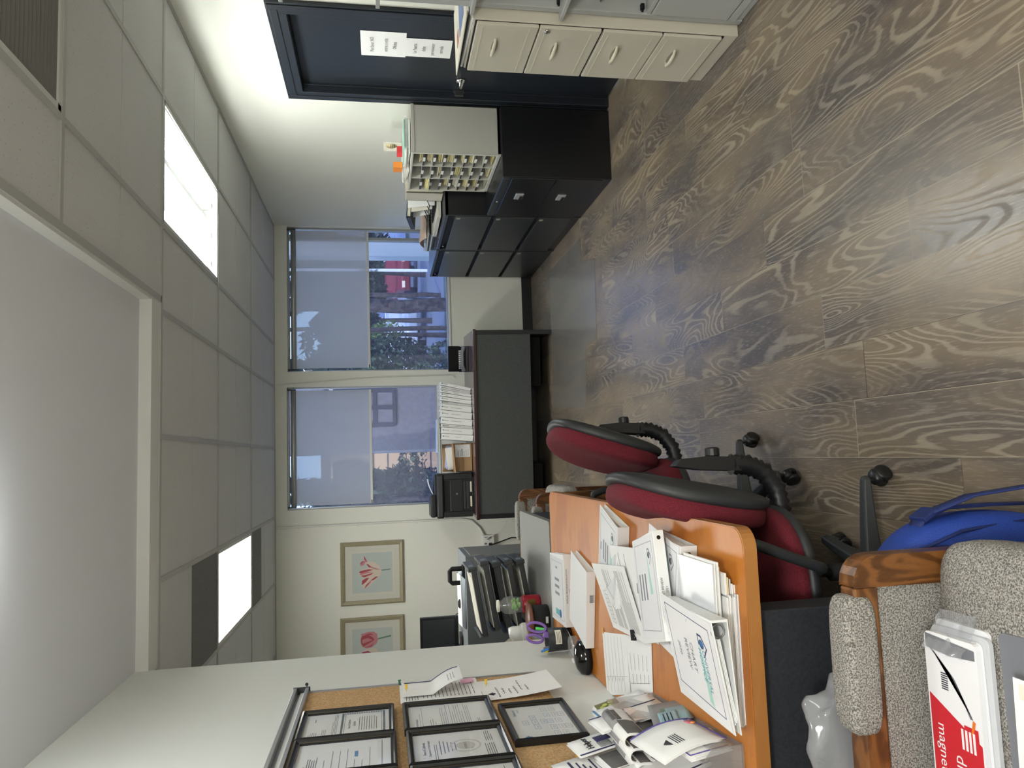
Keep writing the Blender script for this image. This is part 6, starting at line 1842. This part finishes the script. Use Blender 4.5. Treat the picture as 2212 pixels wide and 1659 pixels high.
# ================================================================== acrylic brochure holder
ZH = Z
hld = thing('brochure_holder', (-0.74, 1.9, Z), 'clear acrylic brochure holder crowded with leaflets at the desk end by the wall', 'holder')
def plate(pts, th=0.003): return MB().slab(pts, th)
h0 = Z+0.001
plate([(-0.848, 1.625, h0), (-0.662, 1.625, h0), (-0.722, 2.205, h0), (-0.848, 2.205, h0)]).build('base_plate', 'clear_plastic', hld)
plate([(-0.722, 2.205, h0+0.004), (-0.716, 2.012, h0+0.004), (-0.722, 2.012, Z+0.145), (-0.730, 2.205, Z+0.145)]).build('front_plate', 'clear_plastic', hld)
plate([(-0.712, 2.005, h0+0.004), (-0.664, 1.630, h0+0.004), (-0.668, 1.630, Z+0.075), (-0.716, 2.005, Z+0.075)]).build('front_plate', 'clear_plastic', hld)
plate([(-0.664, 1.628, h0+0.004), (-0.846, 1.628, h0+0.004), (-0.846, 1.628, Z+0.17), (-0.78, 1.628, Z+0.17), (-0.668, 1.628, Z+0.075)]).build('end_plate', 'clear_plastic', hld)
def leaflet(cx_, cy_, cz_, rx, ry, rz, W_, H_, mats, deco, label, curl=0.0, th=0.0014, group='leaflets in the acrylic holder', name='leaflet', n_=1):
    """sheet centred on c, lying in local xy, rotated"""
    T_ = TR(cx_, cy_, cz_) @ RZ(R(rz)) @ RX(R(rx)) @ RY(R(ry))
    m = MB(T_ @ TR(-W_/2, H_/2, 0))
    cf = lambda u, v: curl*(math.sin(math.pi*v))+0.0
    for k in range(n_):
        m.grid(lambda u, v: (u*W_+0.002*k, -v*H_-0.0015*k, cf(u, v)-0.0022*k), 6, 8)
    def r_(x0, y0, x1, y1, mi):
        v0, v1 = y0/H_, y1/H_
        m.grid(lambda u, v: (x0+(x1-x0)*u, -(y0+(y1-y0)*v), cf(0, v0+(v1-v0)*v)+0.0008), 1, 6, mi)
    def tx(s_, x, y, sz, mi):
        vs, fs = text_mesh(s_)
        m.add([(x+a[0]*sz, -y+a[1]*sz, cf(0, (y-a[1]*sz)/H_)+0.0012) for a in vs], fs, mi)
    deco(m, r_, tx)
    return tag(m.build(name, mats, None, solid=th), label, 'leaflet', group)
for nm, c_ in (('photo_dark', (92, 90, 88)), ('photo_mid', (150, 150, 150)), ('olive_print', (128, 124, 70)), ('lime_print', (186, 196, 96)), ('navy_print', (52, 50, 92)), ('violet_print', (96, 84, 168)), ('sky_card', (168, 206, 218)), ('mint', (120, 160, 140)), ('heart_blue', (90, 140, 200)), ('heart_pink', (226, 130, 150)), ('heart_orange', (236, 150, 80)), ('steel_blue', (96, 150, 200))):
    if nm not in MAT: mat(nm, c_, 0.6)
def d_olives(m, r_, tx):
    r_(0.004, 0.004, 0.096, 0.075, 1)
    for k, (x, y) in enumerate(((0.03, 0.03), (0.045, 0.045), (0.06, 0.03), (0.07, 0.05), (0.05, 0.02))):
        m.lathe([(0, 0.004), (0.007, 0.002), (0.008, 0)], 14, 2, TR(x, -y, 0.006))
def d_volun(m, r_, tx):
    r_(0, 0.0, 0.006, 0.20, 1); tx('Helper', 0.02, 0.05, 0.026, 2); r_(0.012, 0.065, 0.045, 0.10, 3); r_(0.048, 0.068, 0.08, 0.11, 1)
def d_text(m, r_, tx):
    r_(0.0, 0.040, 0.10, 0.046, 1); tx('Services', 0.02, 0.028, 0.016, 2)
    for k in range(8): r_(0.012, 0.058+0.012*k, 0.085-0.02*(k % 3), 0.062+0.012*k, 1)
def d_logo(m, r_, tx):
    r_(0.094, 0, 0.0975, 0.21, 2)
    m.prism([(0.035, -0.07), (0.05, -0.055), (0.065, -0.07)], 0.006, 0.0066, 1); m.box(0.046, 0.054, -0.085, -0.066, 0.004, 0.0066, 1)
    for k in range(4): r_(0.03, 0.092+0.006*k, 0.07, 0.0935+0.006*k, 1)
def d_heart(m, r_, tx):
    m.lathe([(0, 0.001), (0.008, 0)], 16, 3, TR(0.137, -0.152, 0.004)); m.lathe([(0, 0.001), (0.011, 0)], 16, 4, TR(0.124, -0.150, 0.005)); m.lathe([(0, 0.001), (0.006, 0)], 16, 5, TR(0.113, -0.158, 0.006))
    r_(0.0, 0.166, 0.15, 0.170, 2); r_(0.146, 0, 0.15, 0.17, 2)
    m.prism([(0.040, -0.052), (0.055, -0.036), (0.070, -0.052)], 0.010, 0.0106, 1)
    for k in range(4): r_(0.035, 0.062+0.006*k, 0.078, 0.0635+0.006*k, 1)
def d_photo(m, r_, tx):
    r_(0.004, 0.004, 0.06, 0.075, 1); r_(0.03, 0.05, 0.096, 0.13, 2); r_(0.06, 0.01, 0.09, 0.045, 2)
def d_plain(m, r_, tx): pass
# leaflets stand in the holder facing the room, leaning back to the wall
def stand(x, y0, ztop, H_, lean, mats, deco, label, n_=1, W_=0.098, curl=0.0, turn=0.0, roll=0.0, th=0.0012, step=0.0028):
    T_ = TR(x, y0, ztop) @ RZ(R(turn)) @ RX(R(0)) @ frameT((0, 0, 0), (0, 1, 0), (0, 0, 1)) @ RZ(R(roll)) @ RX(R(-lean))
    m = MB(T_)
    rg = random.Random(int(y0*997)+n_)
    cf = lambda v: curl*math.sin(math.pi*v)
    for k in range(n_):
        dx, dy = (rg.uniform(-0.004, 0.006)*min(1, k), rg.uniform(-0.006, 0.004)*min(1, k))
        m.grid(lambda u, v: (u*W_+dx, -v*H_+dy, cf(v)-step*k), 4, 8)
    def r_(x0, y0_, x1, y1, mi):
        v0, v1 = y0_/H_, y1/H_
        m.grid(lambda u, v: (x0+(x1-x0)*u, -(y0_+(y1-y0_)*v), cf(v0+(v1-v0)*v)+0.0012), 1, 6, mi)
    def tx(s_, x_, y_, sz, mi):
        vs, fs = text_mesh(s_)
        m.add([(x_+a[0]*sz, -y_+a[1]*sz, cf(min(1, max(0, (y_-a[1]*sz)/H_)))+0.0016) for a in vs], fs, mi)
    deco(m, r_, tx)
    return tag(m.build('leaflet', mats, None, solid=th), label, 'leaflet', 'leaflets in the acrylic holder')
PW = 'paper'
stand(-0.775, 2.192, Z+0.165, 0.155, 14, [PW, 'olive_print', 'lime_print'], d_olives, 'leaflet with a photo of green olives at the far end of the holder', 3)
stand(-0.760, 2.098, Z+0.185, 0.180, 10, [PW], d_plain, 'bundle of plain white leaflets next to the olive leaflet', 7, roll=4)
stand(-0.748, 2.070, Z+0.190, 0.180, 10, [PW, 'steel_blue', 'navy_print'], lambda m, r_, tx: (r_(0, 0.0, 0.098, 0.006, 1), r_(0.0, 0.01, 0.004, 0.17, 2)), 'white leaflet bundle with a thin blue edge', 3, roll=6)
stand(-0.742, 1.990, Z+0.220, 0.205, 8, [PW, 'ink', 'navy_print'], d_logo, 'white leaflet with a small dark emblem above the curled magazines', 3, roll=8)
stand(-0.795, 1.985, Z+0.285, 0.25, 8, [PW, 'navy_print', 'ink', 'photo_mid'], d_volun, 'white leaflet with large letters and small photographs', 3, roll=8)
stand(-0.800, 1.890, Z+0.235, 0.22, 8, [PW, 'photo_dark', 'mint'], lambda m, r_, tx: r_(0.004, 0.01, 0.094, 0.2, 1), 'dark patterned leaflets wedged behind the lettered one', 4, roll=8)
stand(-0.828, 1.915, Z+0.345, 0.30, 4, [PW, 'navy_print', 'mint'], d_text, 'white leaflet with a navy stripe sticking up against the cork board', 2, W_=0.115, curl=0.008, roll=6)
stand(-0.834, 2.035, Z+0.275, 0.24, 3, ['amber', PW], d_plain, 'amber envelope edge peeping out above the leaflets', 1, W_=0.06)
stand(-0.785, 1.730, Z+0.215, 0.20, 10, [PW, 'navy_print', 'ink'], lambda m, r_, tx: (r_(0.0, 0.0, 0.004, 0.2, 1), m.lathe([(0, 0.001), (0.01, 0)], 16, 1, TR(0.03, -0.05, 0.004))), 'white leaflets with a round navy mark near the wall end of the holder', 5, W_=0.12, roll=10)
for k, (x, y_, z_, l_) in enumerate(((-0.735, 1.850, 0.0, 'curled black and white magazine nearest the big binder'), (-0.768, 1.840, -0.010, 'middle curled black and white magazine in the holder'), (-0.800, 1.830, -0.022, 'curled black and white magazine nearest the wall'))):
    m = MB(TR(x, y_, Z+0.006))
    H_ = 0.182+z_
    pr = [(-0.012, 0.0), (-0.006, 0.05), (0.0, 0.10), (0.0, H_)]
    for i in range(1, 10):
        a = math.pi*i/9
        pr.append((0.016-0.016*math.cos(a), H_+0.018*math.sin(a)))
    pr += [(0.031, H_-0.02), (0.024, H_-0.042)]
    def ps(u, v, pr=pr):
        f = u*(len(pr)-1); i = min(int(f), len(pr)-2); g_ = f-i
        return (pr[i][0]*(1-g_)+pr[i+1][0]*g_, 0.20*v, pr[i][1]*(1-g_)+pr[i+1][1]*g_)
    m.grid(ps, 42, 3, 0)
    for (u0, u1, v0, v1, mi) in ((0.80, 0.99, 0.05, 0.5, 1), (0.5, 0.85, 0.45, 0.95, 2), (0.22, 0.34, 0.04, 0.6, 1), (0.02, 0.20, 0.3, 0.9, 1), (0.70, 0.9, 0.55, 0.9, 1)):
        m.grid(lambda u, v, ps=ps, a=(u0, u1, v0, v1): (ps(a[0]+(a[1]-a[0])*u, 0)[0]+0.0022, ps(0, a[2]+(a[3]-a[2])*v)[1], ps(a[0]+(a[1]-a[0])*u, 0)[2]+0.0012), 8, 2, mi)
    tag(m.build('magazine', [PW, 'photo_dark', 'photo_mid'], None, solid=0.003), l_, 'magazine', 'curled magazines in the holder')
stand(-0.706, 1.905, Z+0.110, 0.105, 10, ['photo_mid', 'sky_card', 'mint', 'ink'], lambda m, r_, tx: (r_(0.0, 0.04, 0.10, 0.10, 1), r_(0.0, 0.03, 0.10, 0.042, 2), tx('Here for you', 0.006, 0.07, 0.013, 3)), 'pale blue leaflet with a green band leaning by the big binder', 1, W_=0.15, roll=-14)
stand(-0.700, 1.890, Z+0.095, 0.05, 12, ['sky_card', 'ink'], lambda m, r_, tx: [r_(0.012, 0.012+0.01*q, 0.065, 0.015+0.01*q, 1) for q in range(3)], 'small pale blue card pack beside the curled magazines', 4, W_=0.08, roll=-14, step=0.004)
stand(-0.694, 1.650, Z+0.178, 0.17, 8, [PW, 'ink', 'violet_print', 'heart_blue', 'heart_pink', 'heart_orange'], d_heart, 'white leaflet with violet edge and small coloured hearts', 2, W_=0.15, curl=0.012, roll=12)
stand(-0.684, 1.700, Z+0.085, 0.075, 4, ['manila', 'ink'], lambda m, r_, tx: [r_(0.008, 0.012+0.012*q, 0.07, 0.016+0.012*q, 1) for q in range(3)], 'cream card inside the front pocket of the acrylic holder', 2, W_=0.08)
stand(-0.684, 1.645, Z+0.120, 0.11, 5, [PW, 'violet_print', 'photo_mid'], lambda m, r_, tx: (r_(0.0, 0.0, 0.11, 0.003, 1), r_(0.0, 0, 0.003, 0.1, 1)), 'thick bundle of white leaflets in the front pocket', 6, W_=0.12, roll=8)
o = MB().slab([tuple(at(x, y, 0, -0.7225)) for x, y in ((1347, 1531), (1371, 1525), (1397, 1550), (1372, 1557))], 0.0015)
mat('pink_card', (236, 222, 214), 0.7)
tag(o.build('white_card', 'pink_card'), 'blank pale pink card stuck on the clear front plate of the holder', 'card')
